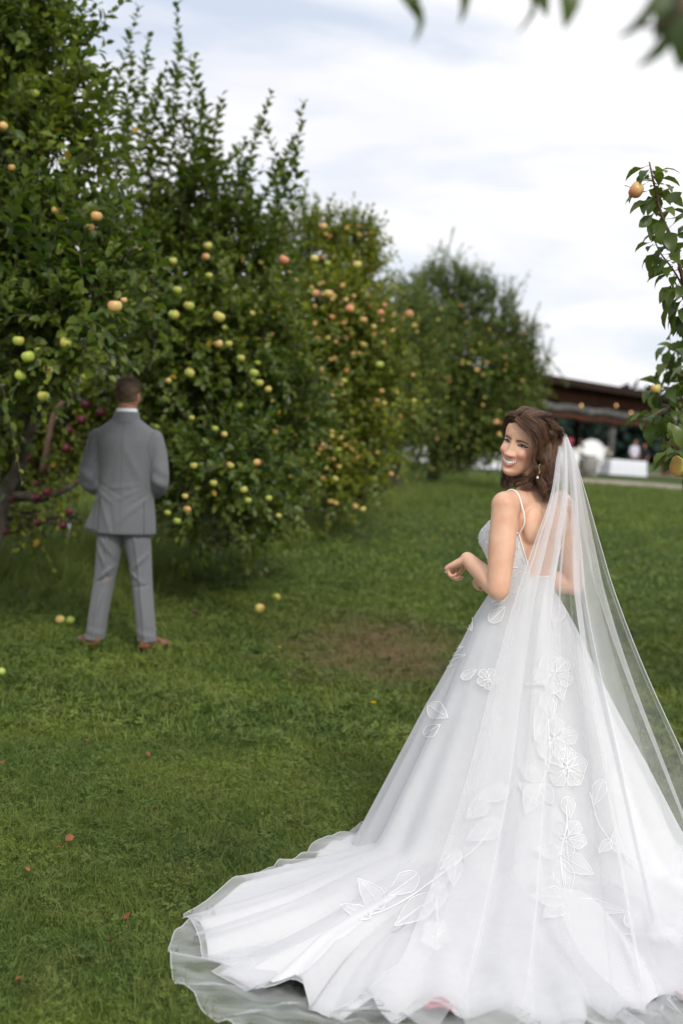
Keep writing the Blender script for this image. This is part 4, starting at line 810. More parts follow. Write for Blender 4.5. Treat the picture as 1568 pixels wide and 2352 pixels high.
def bodice_pt(phi, z, off=.005):
    """phi: 0 = her right, 90 = front, 180 = her left, 270 = spine"""
    c = tor(z); ca, sa = math.cos(phi), math.sin(phi); p = np.array([c[0] + (c[3] + off) * ca, c[1] + (c[4] + off) * sa, z])
    b = 0
    for sx in (-1, 1): b = max(b, math.exp(-((p[0] - sx * .066) / .055) ** 2 - ((z - 1.250) / .075) ** 2))
    if sa > 0: p[1] += .052 * b * min(1, sa * 1.6); p[0] += .020 * b * np.sign(ca) * min(1, sa * 2)
    return p
def top_edge(phi):
    """neckline: low open V at the back, up under the arms, sweetheart in front"""
    d = math.degrees(phi) % 360
    if 180 <= d <= 360:
        u = abs(d - 270) / 90; return 1.120 + .160 * min(1, max(0, (u - .34) / .27)) ** .9
    u = abs(d - 90) / 90; return 1.285 + .055 * math.exp(-((u - .45) / .28) ** 2) - .01 * math.exp(-(u / .15) ** 2)
nph, nz = 120, 22; V = []
for j in range(nz):
    for i in range(nph):
        ph = 2 * math.pi * i / nph; te = top_edge(ph); z = 1.045 + (te - 1.045) * j / (nz - 1); V.append(bodice_pt(ph, z, .0055))
V2 = np.array([bodice_pt(2 * math.pi * i / nph, top_edge(2 * math.pi * i / nph), .001) for i in range(nph)]); V = np.vstack([np.array(V), V2])
gown = link('gown', grid_mesh('gown', X(BM, V), nph, nz + 1, wrap=True, mats=[M_silk]), bride)
gown['label'] = 'white lace bridal gown bodice with open back and thin straps'
ed = tube(X(BM, [bodice_pt(2 * math.pi * i / 80, top_edge(2 * math.pi * i / 80), .007) for i in range(81)]), .0028, 6, caps=False); part('neckline_edge', ed, gown, [M_lace])
BB = BVHTree.FromPolygons([Vector(v) for v in body[0]], body[1])
def onbody(q, off=.0025):
    h = BB.find_nearest(Vector(q)); return np.array(h[0]) + np.array(h[1]) * off
for sx in (-1, 1):
    s = [bodice_pt(R(270 + sx * 55), top_edge(R(270 + sx * 55)) - .01, .006), (sx * .135, -.088, 1.32), (sx * .148, -.075, 1.38), (sx * .140, -.03, 1.432), (sx * .126, .03, 1.42), (sx * .105, .095, 1.35), bodice_pt(R(90 - sx * 40), 1.325, .006)]
    s3 = X(BM, PL(s, 40)); 
    for _ in range(10): s3[1:-1] = s3[1:-1] * .5 + (s3[2:] + s3[:-2]) * .25
    for _ in range(4):
        for k in range(1, len(s3) - 1):
            h = BB.find_nearest(Vector(s3[k])); dd = (Vector(s3[k]) - h[0]).dot(h[1])
            if dd < .0035: s3[k] = np.array(h[0]) + np.array(h[1]) * .0035
        s3[1:-1] = s3[1:-1] * .6 + (s3[2:] + s3[:-2]) * .2
    part('strap', tube(s3, .0026, 8), gown, [M_lace])
# skirt
FC = np.array([BO[0], BO[1], 0.0]) + np.array([-.045, .03, 0])
hem_px = [(800, 1930), (700, 1985), (560, 2056), (480, 2098), (428, 2124), (432, 2146), (458, 2150), (468, 2205), (494, 2238), (530, 2222), (552, 2268), (598, 2302), (650, 2284), (700, 2322), (765, 2345), (828, 2292), (845, 2335), (880, 2362), (930, 2330), (960, 2322), (1010, 2345), (1060, 2340), (1130, 2315), (1180, 2345), (1240, 2362), (1340, 2372), (1392, 2350), (1330, 2300), (1420, 2330), (1490, 2335), (1568, 2312)]
hem = [G(p[0], p[1] + (0 if p[1] < 2150 else 20))[:2] for p in hem_px]; hem += [G(1700, 2290)[:2], G(1860, 2200)[:2], G(1930, 2100)[:2]]
hx = np.array(hem) - FC[:2]; ha = np.degrees(np.arctan2(hx[:, 1], hx[:, 0])) % 360; hr = np.hypot(hx[:, 0], hx[:, 1])
front = [(10, .92), (35, .72), (60, .66), (90, .62), (120, .62), (132, .62)]
aa = np.concatenate([[a for a, _ in front], ha]); rr_ = np.concatenate([[r_ for _, r_ in front], hr]); od = np.argsort(aa); aa, rr_ = aa[od], rr_[od]
def hem_r(deg): return np.interp(np.asarray(deg) % 360, np.concatenate([aa - 360, aa, aa + 360]), np.tile(rr_, 3))
NT, NS = 720, 90
th = np.linspace(0, 360, NT, endpoint=False); HR = hem_r(th); HRs = np.real(np.fft.ifft(np.fft.fft(HR) * np.exp(-(np.minimum(np.arange(NT), NT - np.arange(NT)) / 70.) ** 2)))
HRb = np.real(np.fft.ifft(np.fft.fft(HR) * np.exp(-(np.minimum(np.arange(NT), NT - np.arange(NT)) / 7.) ** 2)))
def folds(seed, ks, pw=.8):
    r = np.random.default_rng(seed); f = np.zeros(NT); t = np.radians(th)
    for k in ks: f += r.normal() / k ** pw * np.cos(k * t + r.uniform(0, 6.28))
    return np.clip(f / f.std(), -1.9, 1.9)
FA = folds(3, range(6, 22)); FB = folds(8, range(7, 30)); FD = folds(12, range(20, 60), .5)
WZ = 1.058
cw = tor(WZ); t_ = np.radians(th) ; loc_t = t_ - YAW
wx = (cw[3] + .006) * np.cos(loc_t); wy = cw[1] + (cw[4] + .006) * np.sin(loc_t); W3 = X(BM, np.stack([wx, wy, np.full(NT, WZ)], 1))
RC = .47 + .10 * np.cos(t_ - R(0)) ** 2 * (np.cos(t_) > 0) - .085 * np.cos(t_ - R(180)) ** 2 * (np.cos(t_) < 0) + .03 * np.cos(t_ - R(270))
def skirt(off, extra=0.0, s_end=1.0, fold=1.0, rc_add=0.0, seedshift=0):
    S = np.linspace(0, 1, NS) ** 1.25 * s_end; V = np.zeros((NS, NT, 3)); fa = np.roll(FA, seedshift); fb = np.roll(FB, seedshift * 2)
    H2 = FC[:2] + np.stack([np.cos(t_), np.sin(t_)], 1) * (HR * 1.0 + extra)[:, None]; d = H2 - W3[:, :2]; Ld = np.hypot(d[:, 0], d[:, 1]); dn = d / Ld[:, None]
    for i, s in enumerate(S):
        sh = i / (NS - 1); wcr = HRs / HR; k = s ** 3; rad = Ld * s * ((1 - k) * wcr ** 1 + k)
        rad_c = rad; rc = RC + rc_add + .045 * fa * np.clip(s * 3, 0, 1)
        cone = np.clip(WZ * (1 - rad_c / rc), 0, None); u = np.clip(rad / Ld, 0, 1.2)
        ramp = np.clip(.22 * (1 - u) ** 1.15 * np.clip((HRb - .55) / .5, 0, 1) + .02, 0, None) * np.clip(s * 6, 0, 1) * .9
        z = (cone ** 5 + ramp ** 5) ** .2
        amp = np.clip((s - .12) * 1.5, 0, 1) * fold * (1 - .97 * np.exp(-((th - 165) / 36.) ** 2))
        lay = np.clip(1 - cone / .25, 0, 1)            # 1 where the cloth lies out on the ground
        z = z + amp * lay * (.038 * (1 - .75 * s ** 4) * np.maximum(fb, -.7) + .013 * np.roll(FD, 3) * np.clip((s - .3) * 2, 0, 1) + .026 * fa * (1 - s)) * (.5 + .7 * s)
        z = z + lay * .007 * s ** 6 * (1 + fb * .8 + .5 * np.roll(FD, 9))
        side = amp * (1 - lay) * .020 * fb
        p = W3[:, :2] + dn * (rad + side)[:, None] + np.stack([-dn[:, 1], dn[:, 0]], 1) * (amp * .02 * np.sin(s * 9 + fa * 2) * lay)[:, None]
        z = z * 1.0; z[...] = np.where(s == 0, WZ, z); V[i, :, 0] = p[:, 0]; V[i, :, 1] = p[:, 1]; V[i, :, 2] = np.maximum(z, .014)
    # push along normals for the layer offset
    if off:
        du = np.roll(V, -1, 1) - np.roll(V, 1, 1); dv = np.gradient(V, axis=0); n_ = nrm(np.cross(du, dv)); n_ *= np.sign(n_[:, :, 2:3] + 1e-9); ramp_ = np.clip(np.linspace(0, 1, NS) * 8, 0, 1)[:, None, None]; V = V + n_ * off * ramp_
    V[:, :, 2] += ground_z(V[:, :, 0], V[:, :, 1]) * 0
    return V
VL = skirt(0.0, -.035); lining = link('skirt_lining', grid_mesh('skirt_lining', VL.reshape(-1, 3), NT, NS, True, [M_silk]), gown)
VO = skirt(.016, .0, 1.0, 1.15, .012, 6); over_ = link('organza_overskirt', grid_mesh('organza_overskirt', VO.reshape(-1, 3), NT, NS, True, [M_organza]), gown)
part('hem_band', tube(np.vstack([VO[-1], VO[-1][:1]]), .0013, 6, caps=False), gown, [M_hem])
# sheer under-train reaching past the hem on the grass
tp_px = [(470, 2120), (400, 2168), (387, 2215), (400, 2268), (432, 2300), (470, 2345), (520, 2385), (640, 2430), (820, 2450), (1050, 2460), (1300, 2460), (1568, 2440), (1760, 2360), (1900, 2200)]
tp_ = np.array([G(*p)[:2] for p in tp_px]) - FC[:2]; ta = np.degrees(np.arctan2(tp_[:, 1], tp_[:, 0])) % 360; trr = np.hypot(tp_[:, 0], tp_[:, 1])
a0, a1 = ta.min(), ta.max(); NTt, NSt = 520, 40; tt_ = np.linspace(a0, a1, NTt); TR = PL(np.stack([ta, trr, 0 * ta], 1)[np.argsort(ta)], 200); TR = np.interp(tt_, TR[:, 0], TR[:, 1]); inner = hem_r(tt_) * .80; r7 = np.random.default_rng(7)
V = np.zeros((NSt, NTt, 3)); tr2 = np.radians(tt_)
wr1 = sum(r7.normal() / k ** .4 * np.cos(k * tr2 + r7.uniform(0, 6)) for k in range(30, 110)); wr1 /= wr1.std()
for i, s in enumerate(np.linspace(0, 1, NSt)):
    rad = inner * (1 - s) + np.maximum(TR, inner + .04) * s + .004 * wr1 * s; wv = np.roll(wr1, int(10 * math.sin(s * 5)))
    V[i, :, 0] = FC[0] + rad * np.cos(tr2); V[i, :, 1] = FC[1] + rad * np.sin(tr2); V[i, :, 2] = .030 - .012 * (1 - s) + .007 * wv * np.sin(s * 3.14) ** .5 + .012 * np.sin(tt_ * .9 + 9 * s) * s + .006 * np.sin(rad * 60 + wv)
V[:, :, 2] = np.maximum(V[:, :, 2], .02)
link('tulle_train', grid_mesh('tulle_train', V.reshape(-1, 3), NTt, NSt, False, [M_tulle2]), gown)
part('tulle_edge', tube(V[-1], .0015, 5), gown, [M_hem])
# ---- embroidered leaves and flowers laid on the overskirt
q_ = np.arange(NT * NS).reshape(NS, NT); qq = np.stack([q_[:-1].ravel(), np.roll(q_, -1, 1)[:-1].ravel(), np.roll(q_, -1, 1)[1:].ravel(), q_[1:].ravel()], 1)
SK = BVHTree.FromPolygons([Vector(v) for v in VO.reshape(-1, 3)], [tuple(int(i) for i in f) for f in qq])
EYE = np.array(CM.translation)
def onskirt(px, py, off=.005, tree=None):
    d = Vector(P(px, py, 1.0) - EYE).normalized(); h = (tree or SK).ray_cast(Vector(EYE), d)
    if h[0] is None: return None
    n_ = np.array(h[1]); n_ = n_ if n_.dot(-np.array(d)) > 0 else -n_; return np.array(h[0]) + n_ * off
def lace_line(pts, rad=.0013, n=24, smooth=True):
    q = PL([(x, y, 0) for x, y in pts], n) if smooth else np.array([(x, y, 0) for x, y in pts]); w3 = [onskirt(x, y) for x, y, _ in q]; w3 = [p for p in w3 if p is not None]
    ok = [w3[0]] if w3 else []
    for p in w3[1:]:
        if np.linalg.norm(p - ok[-1]) < .14: ok.append(p)
        else: break
    return tube(ok, rad, 5) if len(ok) > 3 else None
def lace_leaf(x0, y0, x1, y1, wd=.3, wav=.035, name='lace_leaf', bend=0.0, pe=.75):
    """petal/leaf outline with midrib from base to tip, in photo pixels, wrapped onto the cloth"""
    b = np.array([x0, y0], float); t = np.array([x1, y1], float); d = t - b; ln = np.hypot(*d); d /= ln; s = np.array([-d[1], d[0]]); out = []; n = 25
    mid = lambda u: b + d * ln * u + s * bend * ln * math.sin(math.pi * u)
    prof = lambda u: ln * wd * math.sin(math.pi * min(1, u) ** pe) * (1.12 - .25 * u) * (1 + wav * math.sin(u * 19))
    lf = [mid(u) + s * prof(u) for u in np.linspace(0, 1, n)]; rt = [mid(u) - s * prof(u) for u in np.linspace(0, 1, n)]; md = [mid(u) for u in np.linspace(0, .92, 10)]
    pr = [lace_line(lf, n=30), lace_line(rt, n=30), lace_line(md, .0012, 16)]; pr = [p for p in pr if p]
    if not pr: return
    o = part(name, join(pr), gown, [M_lace])
    g = []; ok = True
    for u in np.linspace(.03, .97, 9):
        for v in np.linspace(-.94, .94, 5):
            q = onskirt(*(mid(u) + s * prof(u) * v), off=.0025); ok = ok and q is not None; g.append(q)
    if ok and np.max(np.linalg.norm(np.diff(np.array(g).reshape(9, 5, 3), axis=0), axis=2)) < .12:
        fl = grid_mesh('lace_fill', np.array(g), 5, 9, False, [M_lacefill]); o2 = link(name, fl, gown)
def lace_stem(pts): 
    q = lace_line(pts, .0020, 30)
    if q: part('lace_stem', q, gown, [M_lace])
def lace_flower(cx, cy, r, n=5, ph=0):
    for k in range(n):
        a = ph + k * 6.283 / n; lace_leaf(cx + .12 * r * math.cos(a), cy + .12 * r * math.sin(a), cx + r * math.cos(a), cy + r * math.sin(a), .46, .04, 'lace_petal', pe=1.5)
    for k in range(6):
        a = ph + .5 + k * 1.05; q = lace_line([(cx, cy), (cx + .2 * r * math.cos(a), cy + .2 * r * math.sin(a)), (cx + .4 * r * math.cos(a + .15), cy + .4 * r * math.sin(a + .15))], .0012, 6)
        if q: part('lace_stamen', q, gown, [M_lace])
for a in [(1255, 1500, 1290, 1610, .28), (1262, 1535, 1205, 1575, .25), (1250, 1590, 1268, 1650, .3), (1262, 1600, 1225, 1700, .2), (1240, 1790, 1190, 1760, .3), (1235, 1830, 1190, 1800, .28), (1235, 1800, 1205, 1870, .30), (1245, 1800, 1270, 1850, .28),
          (1300, 1830, 1310, 1880, .3), (1285, 1960, 1225, 1950, .28), (1290, 1965, 1362, 2010, .26), (1288, 1975, 1305, 2070, .24), (1305, 2065, 1215, 2060, .25), (1300, 2070, 1245, 2110, .32), (1310, 2075, 1445, 2098, .11), (1370, 2170, 1392, 2130, .4),
          (1120, 1840, 1070, 1880, .3), (1170, 1815, 1090, 1835, .22), (1150, 1890, 1070, 1930, .26), (1060, 1960, 1010, 2000, .2), (1045, 1975, 1040, 2040, .26), (1010, 2030, 1000, 2095, .3), (960, 2010, 890, 2060, .28), (1000, 2060, 905, 2130, .22), (880, 2090, 820, 2020, .26), (850, 2110, 780, 2080, .2),
          (1380, 1790, 1360, 1850, .26), (1430, 1960, 1410, 1900, .4), (1430, 1960, 1525, 2020, .14), (1400, 1930, 1370, 1960, .3), (1440, 2130, 1470, 2095, .4), (1530, 2120, 1500, 2160, .4), (1490, 2150, 1560, 2130, .3), (1010, 1500, 1065, 1487, .22), (1012, 1530, 1070, 1505, .18), (985, 1620, 1030, 1650, .36), (975, 1690, 1012, 1665, .3),
          (1060, 1400, 1085, 1450, .3), (1090, 1380, 1060, 1420, .2), (1130, 1385, 1165, 1372, .25), (1125, 1430, 1160, 1395, .3), (1060, 1560, 1095, 1540, .25), (1285, 1390, 1270, 1440, .3), (1255, 1700, 1290, 1760, .4), (1310, 1730, 1335, 1790, .3)]:
    lace_leaf(*a)
lace_flower(1270, 1550, 46, 5, .4); lace_flower(1272, 1700, 52, 5, 1.0); lace_flower(1300, 1765, 48, 5, 2.2); lace_flower(1302, 1925, 45, 5, .3); lace_flower(1000, 2150, 36, 5, .2); lace_flower(1545, 2140, 30, 5, .2); lace_flower(1120, 1560, 26, 5, .2)
for s in [[(1258, 1650), (1262, 1750), (1240, 1800), (1225, 1850)], [(1300, 1850), (1302, 1900), (1288, 1965), (1300, 2060), (1330, 2120), (1400, 2145), (1480, 2150), (1560, 2150)], [(1130, 1900), (1090, 1950), (1040, 1990), (960, 2050), (900, 2085), (850, 2105)], [(1000, 2060), (1003, 2120)], [(1350, 1820), (1375, 1900), (1430, 1960), (1500, 2010)]]: lace_stem(s)
# bodice lace ridges
rg = np.random.default_rng(9)
for k in range(46):
    ph = rg.uniform(R(95), R(235)); te = top_edge(ph); z = rg.uniform(1.07, te - .01); a = rg.uniform(0, 6.28); r_ = rg.uniform(.010, .022); pts = []
    for u in np.linspace(-1, 1, 9):
        pts.append(bodice_pt(ph + (u * r_ * math.cos(a) + .3 * r_ * (1 - u * u) * math.sin(a)) / .13, min(z + u * r_ * math.sin(a) - .3 * r_ * (1 - u * u) * math.cos(a), te), .0068))
    part('lace_ridge', tube(X(BM, pts), .0016, 5), gown, [M_lace])
# ------------------------------------------------------------------ veil
lv = [ # y level: (left px, left y, depth), (right px, right y, depth)
    ((1279, 1001, 5.27), (1299, 1003, 5.30)), ((1273, 1050, 5.20), (1313, 1045, 5.27)), ((1256, 1145, 5.12), (1340, 1140, 5.22)), ((1215, 1260, 5.05), (1372, 1255, 5.17)), ((1178, 1370, 4.99), (1404, 1360, 5.10)), ((1130, 1540, 4.88), (1470, 1530, 5.0)),
    ((1080, 1740, 4.74), (1556, 1720, 4.86)), ((1020, 1930, 4.55), (1640, 1900, 4.68)), ((950, 2120, 4.28), (1720, 2060, 4.5)), ((880, 2270, 4.02), (1800, 2220, 4.25)), ((820, 2400, 3.85), (1850, 2330, 4.05)), ((790, 2440, 3.75), (1870, 2400, 3.85))]
Lp = PL([P(*a) for a, b in lv], 130); Rp = PL([P(*b) for a, b in lv], 130); NU = 420; u = np.linspace(0, 1, NU); r8 = np.random.default_rng(15)
# gather: denser pleats, not evenly spread; a see-through gap right of the middle
dens = 1 + .8 * np.sin(u * 9 + 1) ** 2; cu = np.cumsum(dens); cu = (cu - cu[0]) / (cu[-1] - cu[0])
pl = sum(a_ * np.sin(2 * np.pi * k * u + p_) for k, a_, p_ in [(4, 1.0, .3), (7, .7, 1.9), (11, .42, 4.0), (17, .14, 2.0), (29, .04, 1.0)]); pl /= np.abs(pl).max()
sw = sum(a_ * np.sin(2 * np.pi * k * u + p_) for k, a_, p_ in [(6, 1.0, 2.3), (11, .8, 5.0), (17, .5, .7)]); sw /= np.abs(sw).max()
V = np.zeros((130, NU, 3))
for i in range(130):
    t = i / 129; wd = np.linalg.norm(Rp[i] - Lp[i]); ax_ = nrm(Rp[i] - Lp[i]); fw = np.array([0, -1.0, 0]); fw = nrm(fw - ax_ * fw.dot(ax_))
    f = cu + .045 * sw * min(1, t * 5) * (1 - .5 * t); V[i] = Lp[i] + (Rp[i] - Lp[i]) * f[:, None] + fw * (pl * (.006 + .055 * min(1, t * 3) * (1 - .55 * t)) + .025 * math.sin(3.1) )[:, None] + fw * (np.sin(np.pi * u) * .02)[:, None]
V[:, :, 2] = np.maximum(V[:, :, 2], .034 + .008 * pl[None] + .012)
# keep it outside gown, arms and back
allb = [(VO.reshape(-1, 3), [tuple(int(i) for i in f) for f in qq])]
bb = BVHTree.FromPolygons([Vector(v) for v in body[0]], body[1])
Vf = V.reshape(-1, 3)
for it in range(2):
    for k in range(len(Vf)):
        for tr_ in (SK, bb):
            v = Vector(Vf[k]); h = tr_.find_nearest(v, .12)
            if h[0] is None: continue
            n_ = h[1] if tr_ is bb else (h[1] if h[1].dot(Vector((0, -.5, .8))) > 0 else -h[1]); dd = (v - h[0]).dot(n_)
            if dd < .014: Vf[k] = np.array(h[0]) + np.array(n_) * .014
    Vg = Vf.reshape(130, NU, 3); Vg[1:-1] = Vg[1:-1] * .6 + (Vg[2:] + Vg[:-2]) * .2; Vf = Vg.reshape(-1, 3)
veil = link('veil', grid_mesh('veil', Vf, NU, 130, False, [M_tulle]), bride); 
ga = np.zeros((130, NU)); tq = np.linspace(0, 1, 130)[:, None]; uq = u[None]; gs = lambda c, s: np.exp(-((uq - c) / s) ** 2)
ga = .42 * np.exp(-(tq / .16) ** 2) + (.16 * gs(.12, .13) + .20 * gs(.34, .06) - .10 * gs(.52, .05) + .42 * gs(.70, .075) - .06 * gs(.93, .08)) * np.clip(tq * 4, 0, 1) * (1 - .55 * np.clip((tq - .45) * 2, 0, 1))
ga_ = veil.data.attributes.new('gather', 'FLOAT', 'POINT'); ga_.data.foreach_set('value', ga.astype(np.float32).ravel())
veil['label'] = 'long sheer white veil pinned to the back of her hair'
Vg = Vf.reshape(130, NU, 3); part('veil_edge', tube(Vg[:, -1], .0012, 5), veil, [M_hem]); part('veil_edge', tube(Vg[:, 0], .0010, 5), veil, [M_hem])
part('veil_comb', tube([Lp[0] + (0, .01, .004), (Lp[0] + Rp[0]) / 2 + (0, .0, .010), Rp[0] + (0, .01, .004)], .006, 8), veil, [M_hem])
print('gown', time.time() - T0)

# the lawn under the train is pressed flat
for nm in ('lawn_grass', 'lawn_grass.001'):
    g_ = bpy.data.objects.get(nm)
    if g_ is None: continue
    me = g_.data; n = len(me.vertices); co = np.empty(n * 3, np.float32); me.vertices.foreach_get('co', co); co = co.reshape(-1, 3); sc = np.empty(n, np.float32); me.attributes['scl'].data.foreach_get('value', sc)
    dx = co[:, :2] - FC[:2]; an = np.degrees(np.arctan2(dx[:, 1], dx[:, 0])) % 360; rd = np.hypot(dx[:, 0], dx[:, 1]); h1 = hem_r(an); h2 = np.where((an > a0) & (an < a1), np.interp(an, tt_, TR), 0)
    sc = np.where(rd < h1 - .02, .12, np.where(rd < h2 - .015, .38, sc)); me.attributes['scl'].data.foreach_set('value', sc.astype(np.float32))
# ------------------------------------------------------------------ the man in the grey suit, seen from behind
def wool(name, a, b):
    m = mat(name, a, .85, col2=b, vscale=260, spec=.12, detail=2, bump=.12, bscale=500); m.node_tree.nodes['Principled BSDF'].inputs['Sheen Weight'].default_value = .15; return m
M_suit = wool('grey_wool', (.135, .14, .152), (.185, .19, .205)); M_trs = wool('grey_trousers', (.15, .155, .168), (.20, .205, .22))
M_seam = mat('suit_seam', (.07, .072, .08), .9, spec=.1); M_shirt = mat('white_shirt', (.80, .81, .86), .6); M_shoe = mat('brown_leather', (.11, .035, .013), .35, spec=.5, col2=(.24, .09, .035), vscale=20); M_sole = mat('shoe_sole', (.03, .02, .015), .7)
g0 = P(279, 1478, 9.84); GO = np.array([g0[0], g0[1], float(ground_z(g0[0], g0[1]))]); GM = frame(GO, R(-3)) @ Matrix.Rotation(R(-2.1), 4, 'Y')
man = thing('person', 'man in a grey suit and brown shoes standing with his back turned', 'person', GO)
# body: neck, hands, legs under the cloth
gb = [limb([(0, -.012, 1.50), (0, -.006, 1.58), (0, .004, 1.67)], [.060, .057, .060], 16, 14), loft(interp_rings([(0, 0, .86, .16, .11), (0, 0, 1.05, .155, .105), (0, 0, 1.25, .165, .11), (0, 0, 1.42, .18, .10), (0, 0, 1.52, .13, .075), (0, 0, 1.56, .06, .05)], 16), 24)]
for sx in (-1, 1):
    gb.append(limb([(sx * .09, 0, .90), (sx * .125, .0, .50), (sx * .178, -.01, .08)], [.085, .055, .035], 12, 14))
    gb.append(limb([(sx * .18, 0, 1.47), (sx * .245, -.03, 1.18), (sx * .09, .20, 1.06)], [.045, .040, .026], 12, 20))
gb += hand_parts((-.09, .205, 1.06), (.92, .30, -.18), (0, .9, .3), 1.05, +1, (.5, .6, .5)) + hand_parts((.10, .235, 1.05), (-.92, .25, -.18), (0, .9, .3), 1.05, -1, (.5, .6, .5))
gbody = remesh(join(gb), .006, 4); gbody = tf(gbody, GM)
GH = GM @ Matrix.Translation((.003, .012, 1.738)) @ Matrix.Rotation(R(-10), 4, 'X') @ Matrix.Scale(1.01, 4)
hp2 = head_part(1.06, .2, 72, 70); gh = tf(hp2, GH); ge = tf(join([ear_part(-1), ear_part(1)]), GH)
me = mesh('body', join([gbody, gh, ge]), True, [M_skin2]); at = me.attributes.new('blush', 'FLOAT', 'POINT'); at.data.foreach_set('value', np.concatenate([np.zeros(len(gbody[0])), np.zeros(len(hp2[0])), np.full(len(ge[0]), .35)]).astype(np.float32))
gbo = link('body', me, man)
f2 = Face(hp2)
for sx in (-1, 1):
    part('eye', tf(ellipsoid(f2.at(sx * .030, .003, -.008), (.012, .010, .008), 10, 8), GH), gbo, [M_iris]); part('eyebrow', tf(tube(f2.line([(sx * .014, .024), (sx * .03, .029), (sx * .046, .023)], .001), .003, 6), GH), gbo, [M_brow])
part('lip', tf(tube(f2.line([(-.024, -.064), (0, -.066), (.024, -.064)], .001), .0035, 6), GH), gbo, [M_lip])
# short hair: cap plus short bristles
hv = hp2[0]; x, y, z = hv.T; hm = ((z > .080) | (y < .022)) & (z > -.058 + .25 * np.abs(x)) & ~((np.abs(x) > .045) & (z < .022) & (y > -.030))
fs = [f for f in hp2[1] if len(f) == 4 and all(hm[i] for i in f)]; ids = sorted({i for f in fs for i in f}); mp_ = {i: k for k, i in enumerate(ids)}
lift_ = 1 + .055 * np.clip((hv[:, 2] + .05) / .12, 0.1, 1); hb2 = (hv * lift_[:, None])[ids]
M_cap = mat('cropped_hair', (.11, .072, .048), .75, col2=(.21, .145, .10), vscale=45, spec=.2, bump=.5, bscale=220)
hair2 = link('hair', mesh('hair', tf((hb2, [tuple(mp_[i] for i in f) for f in fs]), GH), True, [M_cap]), man)
r3 = np.random.default_rng(3); sel = r3.choice(len(ids), 5200); nn = nrm(hb2[sel]); b_ = hb2[sel] + r3.normal(0, .0022, (5200, 3)) - nn * .002; ln_ = (.004 + .018 * np.clip((hb2[sel][:, 2] - .0) / .1, 0, 1)) * r3.uniform(.6, 1.2, 5200)
dr_ = nrm(nn + np.array([0, .35, -.35]) * (1 - np.clip(hb2[sel][:, 2:3] / .09, 0, 1)) + r3.normal(0, .25, (5200, 3))); ts = np.linspace(0, 1, 3); st = b_[:, None] + dr_[:, None] * (ln_[:, None] * ts)[:, :, None]; st = X(GH, st.reshape(-1, 3)).reshape(-1, 3, 3)
V, q = strands(st, np.full(5200, .0007), np.full(5200, .0003)); me = raw_mesh('hair_strands', V, q, [M_hair2]); at = me.attributes.new('shade', 'FLOAT', 'POINT'); at.data.foreach_set('value', np.repeat(r3.uniform(0, 1, 5200), 9).astype(np.float32)); link('hair_strands', me, hair2)['kind'] = 'stuff'
# shirt collar
part('shirt_collar', tf(loft([(0, -.010, 1.588, .080, .074), (0, -.008, 1.625, .075, .070), (0, -.004, 1.655, .070, .067), (0, -.004, 1.656, .065, .062), (0, -.008, 1.60, .066, .062)], 36, False), GM), man, [M_shirt])
# jacket
jr = [(0, .0, .792, .232, .150), (0, 0, .90, .226, .148), (0, .004, 1.02, .212, .140), (0, .008, 1.12, .203, .134), (0, .008, 1.22, .210, .136), (0, .004, 1.34, .224, .138), (0, -.004, 1.42, .232, .128), (0, -.006, 1.475, .226, .112), (0, -.008, 1.515, .196, .098), (0, -.010, 1.55, .148, .088), (0, -.010, 1.578, .108, .084), (0, -.010, 1.60, .084, .080)]
jr = [(a_, b_, c_, d_ * .955, e_) for a_, b_, c_, d_, e_ in jr]
jk = [loft(interp_rings(jr, 36), 48)]
for sx in (-1, 1):
    jk.append(limb([(sx * .192, -.002, 1.452), (sx * .228, -.018, 1.32), (sx * .248, -.045, 1.165), (sx * .205, .06, 1.105), (sx * .125, .185, 1.075)], [.066, .066, .062, .060, .052], 18, 34))
    jk.append(ellipsoid((sx * .196, -.004, 1.452), (.062, .066, .058)))
jv, jf = remesh(join(jk), .0085, 7, .5)
x, y, z = jv.T.copy(); back = np.clip(-y / .08, 0, 1); tor_ = np.abs(x) < .215; g = lambda c, s, v: np.exp(-((v - c) / s) ** 2)
# pulls and drape in the cloth at the back
dsp = np.zeros(len(jv))
for (x0, z0, ang, ln, wd, am) in [(-.11, 1.24, 1.15, .16, .022, .007), (-.07, 1.20, 1.30, .16, .02, -.004), (.11, 1.22, 2.05, .15, .022, .007), (.07, 1.18, 1.95, .15, .02, -.004), (-.03, 1.30, 1.35, .20, .03, .003), (.04, 1.30, 1.8, .2, .03, .003), (-.11, .93, 1.9, .13, .014, .009), (-.06, .90, 1.75, .12, .014, -.006), (.10, .98, .75, .13, .016, .010), (.13, 1.04, .6, .10, .012, -.008), (.05, 1.07, .45, .10, .012, .007), (-.13, 1.06, 2.5, .09, .012, .009), (-.08, 1.10, 2.7, .10, .010, -.006), (.15, .90, 1.4, .12, .016, .007), (0, 1.12, .15, .12, .014, .006)]:
    u = (x - x0) * math.cos(ang) + (z - z0) * math.sin(ang); v = -(x - x0) * math.sin(ang) + (z - z0) * math.cos(ang); dsp += am * np.exp(-(u / ln) ** 2 - (v / wd) ** 2)
dsp += .008 * np.sin(z * 55 + x * 30) * g(1.16, .09, z) * (np.abs(x) > .20)
y = y - dsp * back; flare = np.clip((.95 - z) / .15, 0, 1); x = x - .030 * flare * (x < -.10) * np.clip((y + .02) / .1, 0, 1)
jv = np.stack([x, y, z], 1)
jk_ = link('suit_jacket', mesh('suit_jacket', tf((jv, jf), GM), True, [M_suit]), man)
jt = BVHTree.FromPolygons([Vector(v) for v in jv], jf)
def jb(px, pz, off=.001):
    h = jt.ray_cast(Vector((px, -.6, pz)), Vector((0, 1, 0))); return np.array(h[0]) - (0, off, 0) if h[0] else np.array([px, -.14, pz])
